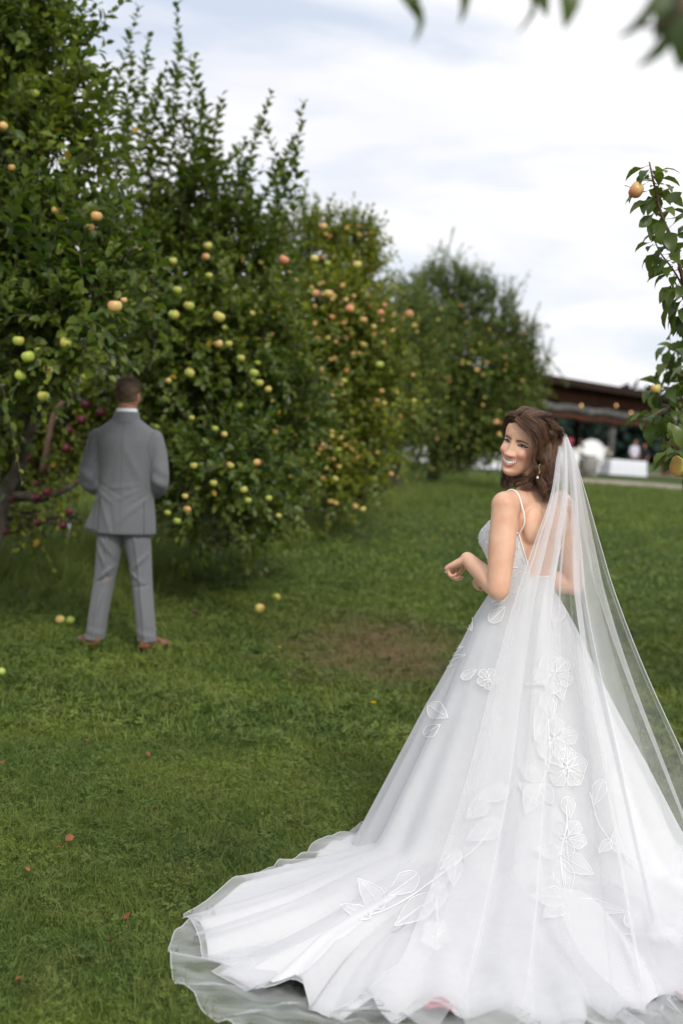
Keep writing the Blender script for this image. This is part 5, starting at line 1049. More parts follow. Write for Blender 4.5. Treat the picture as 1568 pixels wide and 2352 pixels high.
part('back_seam', tf(tube([jb(.0 + .002 * math.sin(z_ * 9), z_, -.0008) for z_ in np.linspace(.80, 1.575, 40)], .0016, 5), GM), jk_, [M_seam])
for sx in (-1, 1):
    part('side_vent', tf(tube([jb(sx * (.150 + .012 * (1.04 - z_) / .25), z_, -.0002) for z_ in np.linspace(.797, 1.03, 20)], .0026, 5), GM), jk_, [M_seam])
    part('armhole_seam', tf(tube([jb(sx * (.200 - .030 * math.sin((z_ - 1.28) / .22 * 3.1)), z_, -.0006) for z_ in np.linspace(1.29, 1.50, 20)], .0018, 5), GM), jk_, [M_seam])
part('jacket_collar', tf(join([loft([(0, -.014, 1.560, .104, .088), (0, -.012, 1.588, .094, .086), (0, -.010, 1.618, .086, .082), (0, -.009, 1.634, .081, .079), (0, -.009, 1.632, .076, .074), (0, -.010, 1.60, .076, .072)], 40, False)]), GM), jk_, [M_suit])
# flap thrown open beyond the left vent
fl = np.array([[(-.165 - .095 * u * (1 - v) - .03 * u, -.10 + .16 * u, .802 + .26 * v + .012 * (1 - v) * u) for u in np.linspace(0, 1, 10)] for v in np.linspace(0, 1, 12)]).reshape(-1, 3)
me = grid_mesh('jacket_flap', X(GM, fl), 10, 12, False, [M_suit]); o = link('jacket_flap', me, jk_); sd_ = o.modifiers.new('s', 'SOLIDIFY'); sd_.thickness = .006
# trousers
tp2 = [loft(interp_rings([(0, 0, 1.00, .165, .12), (0, 0, .90, .178, .128), (0, 0, .82, .180, .128)], 10), 36)]
for sx in (-1, 1):
    tp2.append(limb([(sx * .086, .0, .88), (sx * .094, .0, .76), (sx * .112, .012, .62), (sx * .132, .012, .46), (sx * .158, -.008, .26), (sx * (.182), -.010, .055)], [.094, .094, .083, .072, .068, .067], 24, 40))
tv_, tf2 = remesh(join(tp2), .0075, 6, .5)
tv_ = tv_[:, :]; x, y, z = tv_.T.copy(); cx_ = np.interp(z, [.05, .26, .46, .62, .76, .9], [.180, .158, .132, .112, .094, .086]) * np.sign(x); dx_ = x - cx_
y = y - .016 * np.exp(-(dx_ / .010) ** 2) * np.clip(-y / .05, 0, 1) * np.clip((.86 - z) / .1, 0, 1) + .012 * np.exp(-(dx_ / .010) ** 2) * np.clip(y / .05, 0, 1)
for (x0, z0, ang, ln, wd, am) in [(-.10, .70, 2.2, .08, .014, .010), (-.13, .62, 2.0, .09, .013, .012), (-.10, .53, .7, .08, .013, .011), (-.12, .48, .4, .07, .012, -.008), (.12, .60, .8, .09, .013, .010), (.10, .50, 2.5, .07, .012, .009), (.14, .44, .2, .06, .010, -.008), (-.15, .30, 1.2, .10, .012, .006), (.17, .25, 1.8, .10, .012, .006), (-.06, .78, 2.3, .07, .014, .010), (.07, .78, .9, .07, .014, .010)]:
    u = (x - x0) * math.cos(ang) + (z - z0) * math.sin(ang); v = -(x - x0) * math.sin(ang) + (z - z0) * math.cos(ang); y = y - am * 1.3 * np.exp(-(u / ln) ** 2 - (v / wd) ** 2) * np.clip(-y / .03, 0, 1)
y = y + .010 * np.sin(z * 70 + x * 20) * g(.10, .05, z) * .5; z = np.where(z < .062, .062 + (z - .062) * .15, z)
part('trousers', tf((np.stack([x, y, z], 1), tf2), GM), man, [M_trs])
# shoes
for sx, yaw in ((-1, 48), (1, -34)):
    SM = GM @ Matrix.Translation((sx * .180, -.03, 0)) @ Matrix.Rotation(R(yaw), 4, 'Z')
    up_ = loft([(0, .085, .012, .047, .150), (0, .085, .030, .047, .149), (0, .075, .050, .043, .132), (0, .045, .072, .037, .098), (0, .012, .095, .034, .060), (0, .0, .110, .034, .048)], 28)
    v_, f_ = up_; v_[:, 0] *= 1 - .12 * np.clip((v_[:, 1] - .12) / .1, 0, 1); sh = part('shoe', tf((v_, f_), SM), man, [M_shoe])
    part('sole', tf(loft([(0, .085, -.004, .049, .152), (0, .085, .012, .050, .153)], 28), SM), sh, [M_sole]); part('heel', tf(box(-.034, .034, -.065, -.0, -.006, .020), SM), sh, [M_sole], False)
print('groom', time.time() - T0)
# ------------------------------------------------------------------ timber pavilion at the end of the lawn
def wood(name, a, b, rough=.85, sc=3, st=(1, 1, 9)):
    m = mat(name, a, rough, col2=b, vscale=sc, spec=.12, bump=.4, bscale=25); return m
M_wdark = wood('dark_stained_wood', (.020, .012, .009), (.045, .022, .015)); M_wred = wood('red_brown_wood', (.075, .026, .016), (.13, .055, .035)); M_wgrey = wood('weathered_log', (.085, .080, .078), (.19, .18, .17)); M_wlight = wood('grey_planks', (.22, .205, .19), (.34, .32, .29))
M_roof = mat('roof_shingle', (.040, .032, .030), .8, col2=(.075, .06, .055), vscale=2); M_cloth = mat('table_cloth', (.76, .77, .83), .7); M_white = mat('white_paint', (.80, .80, .80), .45); M_red = mat('red_paint', (.42, .02, .035), .35, spec=.5); M_rubber = mat('rubber', (.02, .02, .02), .8); M_glass = mat('dark_glass', (.02, .025, .03), .08, spec=.8)
M_metal = mat('grey_metal', (.25, .25, .26), .4, Metallic=.7); M_gravel = mat('gravel', (.26, .22, .17), .95, col2=(.36, .32, .25), vscale=30, bump=.6, bscale=120, coords='Object'); M_black = mat('black_cloth', (.015, .015, .018), .8)
A = P(1235, 1090, 67.0); B = P(1545, 1100, 81.0); gz = float(ground_z(0, 60)); A[2] = B[2] = gz
ax = nrm(B - A); LEN = float(np.linalg.norm(B - A)); PMx = Matrix(((ax[0], -ax[1], 0, A[0]), (ax[1], ax[0], 0, A[1]), (0, 0, 1, gz), (0, 0, 0, 1)))
def pb(x0, x1, y0, y1, z0, z1): return tf(box(x0, x1, y0, y1, z0, z1), PMx)
pav = thing('pavilion', 'open timber pavilion with a dark low roof and grey log beams beyond the lawn', 'pavilion', A)
D_ = 11.0
rs = PMx @ Matrix.Identity(4)
def roof_slab(y0, z0, y1, z1, t): 
    v = np.array([(-5.0, y0, z0), (LEN + .9, y0, z0), (LEN + .9, y1, z1), (-5.0, y1, z1), (-5.0, y0, z0 + t), (LEN + .9, y0, z0 + t), (LEN + .9, y1, z1 + t), (-5.0, y1, z1 + t)])
    return tf((v, [(0, 3, 2, 1), (4, 5, 6, 7), (0, 1, 5, 4), (1, 2, 6, 5), (2, 3, 7, 6), (3, 0, 4, 7)]), PMx)
rf = part('roof', join([roof_slab(-1.3, 4.12, D_ / 2, 4.75, .16), roof_slab(D_ + 1.3, 4.12, D_ / 2 + .01, 4.75, .16)]), pav, [M_roof], False)
part('fascia', pb(-5, LEN + .95, -1.42, -1.33, 4.02, 4.36), rf, [M_wdark], False); part('fascia', pb(LEN + .96, LEN + 1.04, -1.4, D_ + 1.4, 4.0, 4.3), rf, [M_wdark], False)
for k in range(22): part('rafter', pb(-4.8 + k * 1.05, -4.65 + k * 1.05, -1.25, D_ + 1.2, 3.92, 4.10), rf, [M_wdark], False)
part('header_beam', pb(-5, LEN + .5, -.12, .18, 3.35, 3.90), pav, [M_wred], False); part('header_beam', pb(-5, LEN + .5, D_ - .15, D_ + .15, 3.3, 3.9), pav, [M_wdark], False)
for z_, r_ in ((3.02, .20), (2.66, .15)):
    n = 40; q = np.stack([np.linspace(-3.2, LEN + 1.6, n), np.full(n, -.62 + .1 * (z_ < 3)), z_ + .04 * np.sin(np.arange(n) * .9)], 1); part('log_beam', tube(X(PMx, q), r_ + .02 * np.sin(np.arange(n) * 1.7), 10), pav, [M_wgrey if z_ > 2.9 else M_wred])
for k, (x_, y_, w_, m_) in enumerate([(LEN - 2.1, -.5, .42, M_wred), (LEN - 3.4, 3.0, .16, M_wgrey), (LEN * .42, -.45, .24, M_wgrey), (.4, -.45, .3, M_wdark), (LEN * .62, 5, .24, M_wdark), (LEN * .2, 6, .24, M_wdark), (LEN - .2, 6, .3, M_wdark), (LEN * .80, 8, .24, M_wdark), (-3.5, 3, .3, M_wdark)]):
    part('post', pb(x_, x_ + w_, y_, y_ + w_, 0, 3.36), pav, [m_], False)
part('brace', tf(tube([(LEN - 2.9, -.75, .25), (LEN - 2.35, -.62, 2.6)], .09, 8), PMx), pav, [M_wlight])
part('brace', tf(tube([(LEN * .5, 2.2, 3.2), (LEN * .72, 2.2, 1.2)], .07, 8), PMx), pav, [M_wdark])
for k in range(11): part('plank', pb(-4.5 + k * .42, -4.10 + k * .42, D_ - .4, D_ - .33, 0, 3.3), pav, [M_wdark], False)
for k in range(7): part('plank', pb(LEN * .86 + k * .36, LEN * .86 + .34 + k * .36, D_ - .4, D_ - .33, 0, 3.3), pav, [M_wdark], False)
part('back_wall', pb(-5, LEN + .9, D_ - .3, D_ - .22, 2.75, 4.1), pav, [M_wdark], False); part('floor_slab', pb(-5, LEN + 1, -.8, D_, -.05, .06), pav, [M_gravel], False)
M_bulb = bpy.data.materials.new('warm_bulb'); M_bulb.use_nodes = True; p_ = M_bulb.node_tree.nodes['Principled BSDF']; p_.inputs['Emission Color'].default_value = (1, .55, .22, 1); p_.inputs['Emission Strength'].default_value = 1.3; p_.inputs['Base Color'].default_value = (.9, .6, .3, 1)
sl = thing('string_lights', 'string of small warm bulbs hung under the pavilion eave', 'string lights', X(PMx, [(LEN * .5, -.9, 3.6)])[0])
cb = X(PMx, [(x_, -.95, 3.45 + .18 * math.cos(x_ * 1.2)) for x_ in np.linspace(1, LEN, 60)]); part('cable', tube(cb, .012, 5), sl, [M_rubber])
for k in range(5): part('bulb', ellipsoid(cb[(4, 19, 26, 43, 55)[k]] - (0, 0, .08), (.05, .05, .07), 8, 6), sl, [M_bulb])
# grey plank booth at the right end
bo = thing('booth', 'small grey plank booth at the right end of the pavilion', 'booth', X(PMx, [(LEN - .2, -3.5, 0)])[0])
bx0, by0 = LEN - 1.35, -5.6
for k in range(9): part('plank', pb(bx0 + k * .46, bx0 + .44 + k * .46, by0, by0 + .06, 0, 1.25), bo, [M_wlight], False)
for k in range(6): part('plank', pb(bx0 - .07, bx0 - .01, by0 + k * .4, by0 + .38 + k * .4, 0, 1.25), bo, [M_wlight], False)
part('counter', pb(bx0 - .15, bx0 + 4.3, by0 - .15, by0 + 2.3, 1.26, 1.33), bo, [M_wlight], False); part('post', pb(bx0, bx0 + .14, by0 + .1, by0 + .24, 1.34, 2.3), bo, [M_wlight], False); part('post', pb(bx0 + 3.9, bx0 + 4.04, by0 + .1, by0 + .24, 1.34, 2.3), bo, [M_wlight], False)
part('awning', pb(bx0 - .2, bx0 + 4.3, by0 - .1, by0 + 2.3, 2.31, 2.40), bo, [M_wdark], False)
# gravel edging strip
g1, g2, g3, g4 = [G(*p) for p in ((1180, 1088), (1780, 1135), (1780, 1146), (1180, 1097))]; cl = np.array([g1, g2, g3, g4]); cl = np.vstack([cl[0] + (cl[1] - cl[0]) * t for t in np.linspace(0, 1, 20)] + [cl[3] + (cl[2] - cl[3]) * t for t in np.linspace(0, 1, 20)])
cl[:, 2] = ground_z(cl[:, 0], cl[:, 1]) + .05; o = link('gravel_path', grid_mesh('gravel_path', cl, 20, 2, False, [M_gravel])); o['kind'] = 'structure'
# things standing under and before the pavilion
def local(px, py, d):
    q = P(px, py, d); q[2] = gz; return q
def table(px, py, d, w_, dp, label, cloth=True, h=.76):
    q = local(px, py, d); t = thing('table', label, 'table', q); M = Matrix.Translation(q) @ Matrix.Rotation(math.atan2(ax[1], ax[0]) * .35, 4, 'Z')
    part('tabletop', tf(box(-w_ / 2, w_ / 2, -dp / 2, dp / 2, h - .03, h), M), t, [M_wlight], False)
    for sx in (-1, 1):
        for sy in (-1, 1): part('leg', tf(tube([(sx * (w_ / 2 - .08), sy * (dp / 2 - .08), 0), (sx * (w_ / 2 - .08), sy * (dp / 2 - .08), h - .031)], .02, 6), M), t, [M_metal])
    n = 80; V = []
    for i, (sc, z_) in enumerate([(0.02, h + .006), (1, h + .006), (1.02, h - .03), (1.05, h * .5), (1.08, .05)]):
        for j in range(n):
            a = 2 * math.pi * j / n; c, s = math.cos(a), math.sin(a); m_ = max(abs(c), abs(s)); wv = .02 * math.sin(j * 1.4) * (i > 2); V.append((c / m_ * (w_ / 2 + .01) * sc + wv * c, s / m_ * (dp / 2 + .01) * sc + wv * s, z_))
    me = grid_mesh('tablecloth', X(M, V), n, 5, True, [M_cloth]); o = link('tablecloth', me); tag(o, label.replace('table', 'cloth draped over a table', 1) if False else None, None); o['label'] = 'floor-length cloth on the ' + label; o['category'] = 'tablecloth'; return t, M
table(1430, 1085, 68, 1.9, .9, 'long white-covered table in front of the pavilion')
table(1385, 1082, 71, 1.5, .8, 'short white-covered table left of the long one')
table(1120, 1080, 60, 1.5, .9, 'white-covered table on the lawn right of the last apple tree')
table(958, 1076, 66, 1.0, .9, 'white-covered table half hidden by the last apple trees')
def blob_group(name, label, cat, px, py, d, parts_m):
    q = local(px, py, d); t = thing(name, label, cat, q); M = Matrix.Translation(q)
    for nm, prt, m in parts_m: part(nm, tf(prt, M), t, [m])
    return t
def sheet_chair(M_): 
    rim = [(.55 * math.cos(a), .12 + .10 * abs(math.sin(a)), 1.0 + .55 * math.sin(a)) for a in np.linspace(-.9, 4.04, 26)]
    return rim
rim = np.array(sheet_chair(0)); cfan = np.array([0, .02, .52]); fan = []
for k in range(26):
    for s in np.linspace(0, 1, 6): fan.append(cfan + (rim[k] - cfan) * s)
pc = blob_group('peacock_chair', 'round-backed white wicker peacock chair on the grass by the pavilion', 'chair', 1356, 1083, 62, [
    ('rim', tube(rim, .045, 8), M_white), ('seat', loft([(0, -.22, .42, .30, .27), (0, -.22, .47, .31, .28)], 20), M_white), ('base', loft([(0, -.2, 0, .28, .26), (0, -.2, .2, .17, .16), (0, -.2, .42, .27, .25)], 20), M_white),
    ('armrest', tube(PL([(-.42, .1, .78), (-.42, -.25, .70), (-.30, -.42, .50)], 10), .035, 6), M_white), ('armrest', tube(PL([(.42, .1, .78), (.42, -.25, .70), (.30, -.42, .50)], 10), .035, 6), M_white)])
me = grid_mesh('wicker_back', np.array(fan) + local(1356, 1083, 62), 6, 26, False, [M_white]); o = link('wicker_back', me, pc); s_ = o.modifiers.new('s', 'SOLIDIFY'); s_.thickness = .03
M_flower = mat('blush_flowers', (.75, .60, .52), .8, col2=(.80, .78, .72), vscale=12); M_green = mat('arrangement_greens', (.05, .09, .03), .7)
r5 = np.random.default_rng(5)
def bunch(name, label, cat, px, py, d, c, spread, n, r_, m):
    q = local(px, py, d); t = thing(name, label, cat, q); fp = [ellipsoid(np.array(c) + r5.normal(0, 1, 3) * spread + q, (r_, r_, r_ * .7), 7, 5) for _ in range(n)]; part('blossom', join(fp), t, [m])['kind'] = 'stuff'
    gp = [ellipsoid(np.array(c) + r5.normal(0, 1.2, 3) * spread + q, (r_ * .5, r_ * .5, r_ * 1.3), 6, 4) for _ in range(n)]; part('greenery', join(gp), t, [M_green])['kind'] = 'stuff'; part('stand', tube([q, q + np.array(c)], .03, 6), t, [M_wlight])
bunch('flower_arrangement', 'cascade of pale flowers on the left of the peacock chair', 'flowers', 1326, 1085, 61.5, (0, 0, .75), (.10, .1, .30), 26, .09, M_flower)
bunch('flower_arrangement', 'low pale bouquet on a stand beside the red truck', 'flowers', 1306, 1072, 64, (0, 0, .85), (.30, .1, .07), 18, .10, M_flower)
bunch('flower_arrangement', 'upright cream bouquet on the short white table', 'flowers', 1388, 1082, 70.5, (0, 0, 1.05), (.12, .1, .14), 14, .11, M_flower)
barrel = [(0, 0, 0, .26, .26), (0, 0, .25, .32, .32), (0, 0, .45, .34, .34), (0, 0, .65, .32, .32), (0, 0, .9, .26, .26)]
blob_group('barrel', 'grey wooden barrel behind the white wicker chair', 'barrel', 1352, 1086, 61, [('staves', loft(interp_rings(barrel, 12), 20), M_wlight), ('hoop', loft([(0, 0, .18, .315, .315), (0, 0, .22, .325, .325)], 20, False), M_metal), ('hoop', loft([(0, 0, .68, .33, .33), (0, 0, .72, .32, .32)], 20, False), M_metal)])
blob_group('cooler', 'white cooler box standing left of the barrel', 'cooler', 1298, 1092, 56, [('box', box(-.42, .42, -.3, .3, .03, 1.0), M_white), ('lid', box(-.44, .44, -.32, .32, 1.005, 1.12), M_white)])
# red truck
q = local(1308, 1078, 96); tk = thing('pickup_truck', 'red pickup truck parked beside the pavilion', 'truck', q); TM = Matrix.Translation(q) @ Matrix.Rotation(R(100), 4, 'Z')
def tpart(n, p, m, par=None): return part(n, tf(p, TM), par or tk, [m], True)
bd = tpart('body', join([box(-2.4, 2.3, -.92, .92, .55, 1.12), box(-2.4, -2.3, -.92, .92, 1.12, 1.35), box(-2.4, -.5, .82, .92, 1.12, 1.35), box(-2.4, -.5, -.92, -.82, 1.12, 1.35)]), M_red)
tpart('cab', loft([(.35, 0, 1.12, 1.0, .90), (.35, 0, 1.5, .85, .82), (.35, 0, 1.78, .68, .72), (.35, 0, 1.86, .55, .6)], 32, True, .5), M_red); tpart('rear_window', box(-.52, -.47, -.55, .55, 1.28, 1.66), M_glass); tpart('windshield', box(1.12, 1.17, -.6, .6, 1.28, 1.66), M_glass); tpart('bumper', box(-2.52, -2.42, -.9, .9, .5, .68), M_metal)
for sy in (-1, 1):
    tpart('tail_light', box(-2.44, -2.41, sy * .8 - .07, sy * .8 + .07, .8, 1.05), M_red)
    for x_ in (-1.5, 1.55):
        w_ = tpart('wheel', tf(tube([(0, -.11, 0), (0, .11, 0)], .37, 22), Matrix.Translation((x_, sy * .84, .37))), M_rubber); tpart('rim', tf(tube([(0, -.12, 0), (0, .12, 0)], .2, 16), Matrix.Translation((x_, sy * .85, .37))), M_metal, w_)
# two guests
def guest(px, py, d, label, top, leg, hair_m, yaw, sc=1.0):
    q = local(px, py, d); M = Matrix.Translation(q) @ Matrix.Rotation(R(yaw), 4, 'Z') @ Matrix.Scale(sc, 4); t = thing('person', label, 'person', q)
    b = [limb([(0, 0, 1.40), (0, 0, 1.50), (0, .01, 1.58)], [.06, .055, .06], 12, 8), tf(head_part(1.0, .5, 32, 32), Matrix.Translation((0, .01, 1.64)))]
    for sx in (-1, 1): b += [limb([(sx * .18, 0, 1.40), (sx * .24, .0, 1.12), (sx * .20, .16, .95)], [.045, .04, .028], 10, 12)] + hand_parts((sx * .20, .16, .95), (0, .6, -.8), (sx * .9, .2, 0), 1.0, sx, (.3, .4, .3)) + [limb([(sx * .09, 0, .9), (sx * .10, .01, .48), (sx * .11, 0, .06)], [.08, .055, .035], 10, 10)]
    bo_ = part('body', tf(remesh(join(b), .012, 3), M), t, [M_skin2])
    part('shirt', tf(remesh(join([loft(interp_rings([(0, 0, .92, .18, .12), (0, 0, 1.1, .165, .11), (0, 0, 1.35, .20, .12), (0, 0, 1.46, .14, .08), (0, 0, 1.49, .07, .06)], 16), 24)] + [limb([(sx * .18, 0, 1.41), (sx * .235, 0, 1.14)], [.065, .055], 12, 10) for sx in (-1, 1)]), .014, 4), M), t, [top])
    part('trousers', tf(remesh(join([loft([(0, 0, .99, .17, .115), (0, 0, .85, .18, .12)], 20)] + [limb([(sx * .09, 0, .88), (sx * .10, .01, .48), (sx * .11, 0, .07)], [.095, .075, .06], 12, 12) for sx in (-1, 1)]), .014, 3), M), t, [leg])
    part('hair', tf(tf(ellipsoid((0, -.015, .035), (.083, .098, .085), 16, 12), Matrix.Translation((0, 0, 1.64))), M), t, [hair_m])
    for sx in (-1, 1): part('shoe', tf(ellipsoid((sx * .11, .06, .035), (.045, .14, .04), 12, 8), M), t, [M_black])
M_lilac = mat('pale_shirt', (.62, .60, .72), .7)
guest(1452, 1085, 69.5, 'guest in a pale lilac shirt standing behind the long white table', M_lilac, M_black, M_hairbase, 200)
guest(1474, 1088, 72, 'guest in a dark top standing right of the long white table', M_black, M_black, M_hairbase, 160, .94)
# far tree line and low hill
M_far = mat('far_foliage', (.018, .035, .030), .9, col2=(.035, .06, .040), vscale=.25, spec=.05, detail=8)
rf_ = np.random.default_rng(31); n = 14000; xx = np.where(rf_.uniform(size=14000) < .4, rf_.uniform(10, 65, 14000), rf_.uniform(-160, 260, 14000)); hh = 4.2 + 1.8 * np.sin(xx * .06) + 1.2 * np.sin(xx * .17 + 1) + .8 * np.sin(xx * .5) + 3.8 * np.exp(-((xx - 37) / 8) ** 4); zz = gz - 1 + hh * rf_.uniform(0, 1, n) ** .7; yy = 205 + rf_.normal(0, 5, n)
lp = np.stack([xx, yy, zz], 1); dd_ = nrm(rf_.normal(size=(n, 3))); o = link('far_trees', leaves_mesh('far_trees', lp, dd_, nrm(rf_.normal(size=(n, 3))), rf_.uniform(1.2, 2.6, n), LT4, M_far, rf_.uniform(0, .9, n))); o['kind'] = 'stuff'; o['label'] = 'distant dark line of trees beyond the pavilion'
print('pavilion', time.time() - T0)
# ------------------------------------------------------------------ pear tree at the right edge and the branch overhead
M_pear = apple_mat('pear_gold', (.42, .33, .06), (.45, .24, .06), .45, .45); PE = {'p': apple_mesh('pear', M_pear, True)}
def sprig(root, r, line_px, n, size, m, rad=(.006, .003), hang=.4, tpl=None, spread=.9, jitter=1.0, stem_m=None):
    """a twig through photo positions with individually placed leaves"""
    tpl = tpl or LTP; L3 = PL([P(*p) for p in line_px], 30); part('twig', tube(L3, np.linspace(rad[0], rad[1], 30), 7), root, [stem_m or M_twig_red])
    key = (id(tpl), m.name)
    if key not in LV: LV[key] = leaf_variants(tpl, m)
    tg = nrm(np.gradient(L3, axis=0)); st = []
    for k in range(n):
        t = .04 + .94 * (k + r.uniform(0, .8)) / n; i = int(t * 29); p = L3[i]; a = k * 2.4 + r.uniform(0, .6); e1 = nrm(np.cross(tg[i], [.2, .3, .9])); e2 = np.cross(tg[i], e1)
        d = nrm(tg[i] * .35 + (e1 * math.cos(a) + e2 * math.sin(a)) * spread - np.array([0, 0, hang]) + r.normal(0, .15, 3)); pe = p + d * .022 * r.uniform(.6, 1.3) * jitter; st.append(tube([p, (p + pe) / 2 + (0, 0, .002), pe], .0010, 4))
        s = size * r.uniform(.7, 1.15); U = nrm(np.array([0, 0, 1.0]) + r.normal(0, .45, 3) + tg[i] * .3); S, D, Nn = leaf_frames(d[None], U[None]); S, D, Nn = S[0], D[0], Nn[0]
        M = Matrix(((S[0] * s, D[0] * s, Nn[0] * s, pe[0]), (S[1] * s, D[1] * s, Nn[1] * s, pe[1]), (S[2] * s, D[2] * s, Nn[2] * s, pe[2]), (0, 0, 0, 1))); link('leaf', LV[key][int(r.integers(0, 6))], root, M)
    part('leaf_stalk', join(st), root, [stem_m or M_twig_red])['kind'] = 'stuff'
r9 = np.random.default_rng(77)
tb = np.array([3.25, 7.2, 0.0]); pt = thing('pear_tree', 'pear tree at the right edge with long drooping leaves and golden fruit', 'pear tree', tb)
trk = PL([tb - (0, 0, .05), tb + (.05, .1, .9), tb + (-.1, 0, 1.8), tb + (-.2, -.2, 2.9)], 16); part('trunk', tube(trk, np.linspace(.11, .04, 16), 10), pt, [M_bark])
def limb_to(p, s=.5): q = P(*p); a = trk[int(15 * s)]; part('branch', tube(PL([a, (a + q) / 2 + (0, 0, .12), q], 14), np.linspace(.030, .008, 14), 7), pt, [M_bark])
limb_to((1640, 1000, 6.2), .55); limb_to((1640, 1150, 5.4), .3); limb_to((1640, 900, 8.2), .8)
sprig(pt, r9, [(1640, 1000, 6.2), (1590, 760, 5.9), (1552, 580, 5.8), (1520, 500, 5.7), (1500, 420, 5.7), (1490, 372, 5.7)], 64, .104, M_pear_leaf, (.011, .003), .45)
sprig(pt, r9, [(1572, 668, 5.85), (1545, 620, 5.8), (1515, 580, 5.8), (1495, 535, 5.8)], 24, .088, M_pear_leaf, (.005, .002), .45)
sprig(pt, r9, [(1600, 740, 5.9), (1570, 690, 5.9), (1545, 640, 5.9)], 20, .115, M_pear_leaf, (.006, .003), .9)
sprig(pt, r9, [(1545, 430, 5.75), (1520, 440, 5.7), (1500, 455, 5.7)], 7, .075, M_pear_leaf, (.004, .002), .1)
for ln in ([(1640, 900, 8.2), (1600, 860, 7.8), (1550, 800, 7.6), (1530, 785, 7.6)], [(1600, 860, 7.8), (1560, 860, 7.6), (1525, 820, 7.6)], [(1620, 900, 8.0), (1570, 890, 7.7), (1525, 890, 7.6), (1495, 885, 7.6)], [(1600, 900, 7.8), (1540, 930, 7.6), (1505, 950, 7.5), (1482, 960, 7.5)], [(1620, 880, 8), (1590, 800, 7.8), (1568, 770, 7.8)], [(1600, 940, 7.8), (1560, 950, 7.6), (1530, 980, 7.6)], [(1620, 960, 7.9), (1590, 990, 7.6), (1560, 1010, 7.6)]):
    sprig(pt, r9, ln, 24, .115, M_pear_leaf, (.007, .003), .7)
for ln in ([(1640, 1150, 5.4), (1600, 1060, 5.3), (1560, 1032, 5.2), (1530, 1015, 5.2)], [(1620, 1080, 5.3), (1585, 1000, 5.3), (1560, 985, 5.3)], [(1600, 1060, 5.3), (1570, 1050, 5.2), (1550, 1030, 5.2)]):
    sprig(pt, r9, ln, 13, .09, M_pear_leaf, (.006, .003), .35)
for a in [(1460, 437, 5.66, 38, 'b'), (1505, 893, 7.5, 24, 'y'), (1556, 1071, 5.2, 42, 'P'), (1556, 930, 7.7, 18, 'y'), (1600, 700, 6, 34, 'b')]:
    s = a[3] * a[2] / F_PX / .076; M = Matrix.Translation(P(a[0], a[1], a[2])) @ Matrix.Rotation(2.9, 4, 'Z') @ Matrix.Rotation(.25 if a[4] != 'b' else 1.1, 4, 'Y') @ Matrix.Scale(s, 4)
    link('pear' if a[4] == 'P' else 'fruit', PE['p'] if a[4] == 'P' else AP[a[4]], pt, M)
# crown of the same tree, past the right edge of the view
cp_, cd_, cu_, cs_ = [], [], [], []
for c, rr in ((tb + (.5, .2, 3.0), .8), (tb + (.9, .5, 2.2), .7), (tb + (.7, -.3, 1.6), .55), (tb + (.3, .5, 3.7), .6)):
    n = 260; d = nrm(r9.normal(size=(n, 3))); p, D, U, S, pts = shoots(r9, c + d * rr * r9.uniform(.4, 1, (n, 1)), d + [0, 0, .4], r9.uniform(.2, .4, n), 9, .085, .3); cp_.append(p); cd_.append(D); cu_.append(U); cs_.append(S)
    part('branch', tube(PL([trk[9], (trk[9] + c) / 2, c], 8), np.linspace(.04, .01, 8), 6), pt, [M_bark])
p = np.vstack(cp_); o = link('foliage', leaves_mesh('foliage', p, np.vstack(cd_), np.vstack(cu_), np.concatenate(cs_), LT8, M_pear_leaf, r9.uniform(0, .95, len(p))), pt); o['kind'] = 'stuff'
# branch overhead, close to the camera
ob = np.array([2.3, .9, 0.0]); ot = thing('pear_tree', 'tree beside the camera whose out-of-focus leaves hang into the top edge', 'pear tree', ob)
tk2 = PL([ob - (0, 0, .05), ob + (-.05, .1, 1.2), ob + (-.3, .3, 2.6), P(1500, -420, 2.4)], 20); part('trunk', tube(tk2, np.linspace(.10, .03, 20), 10), ot, [M_bark])
bl = PL([P(1500, -420, 2.4), P(1350, -260, 2.2), P(1150, -180, 2.1), P(900, -140, 2.1)], 20); part('branch', tube(bl, np.linspace(.028, .008, 20), 8), ot, [M_bark])
def bleaf(x0, y0, x1, y1, d, wide=1.0, roll=0.0, sh=2):
    a, b = P(x0, y0, d), P(x1, y1, d - .03); s = np.linalg.norm(b - a); D = (b - a) / s; U = nrm(np.array([math.sin(roll), -math.cos(roll), .15])); S, D2, Nn = leaf_frames(D[None], U[None]); S, D2, Nn = S[0] * wide, D2[0], Nn[0]
    key = (id(LTP), M_pear_leaf.name); M = Matrix([[S[i] * s, D2[i] * s, Nn[i] * s, a[i]] for i in range(3)] + [[0, 0, 0, 1]]); link('leaf', LV[key][sh], ot, M)
for a in [(930, -30, 990, 62, 1.9, .55, 1.1, 1), (900, -60, 960, 5, 1.9, .9, .3, 2), (1030, -90, 1090, 10, 1.9, .6, .8, 1), (1212, -60, 1240, 52, 1.9, .35, 1.2, 0), (1305, -60, 1312, 28, 1.8, .8, .2, 3), (1180, -90, 1262, -6, 1.9, .8, .3, 2), (1500, -40, 1478, 74, 1.7, .5, 1.1, 0), (1542, 40, 1512, 138, 1.65, .55, .9, 0), (1515, -50, 1560, 60, 1.65, 1.25, .1, 1), (1568, -30, 1588, 112, 1.65, 1.3, .2, 0), (1545, -30, 1572, 88, 1.65, 1.2, -.1, 1), (1560, -60, 1535, 50, 1.7, 1.1, .3, 0)]: bleaf(*a)
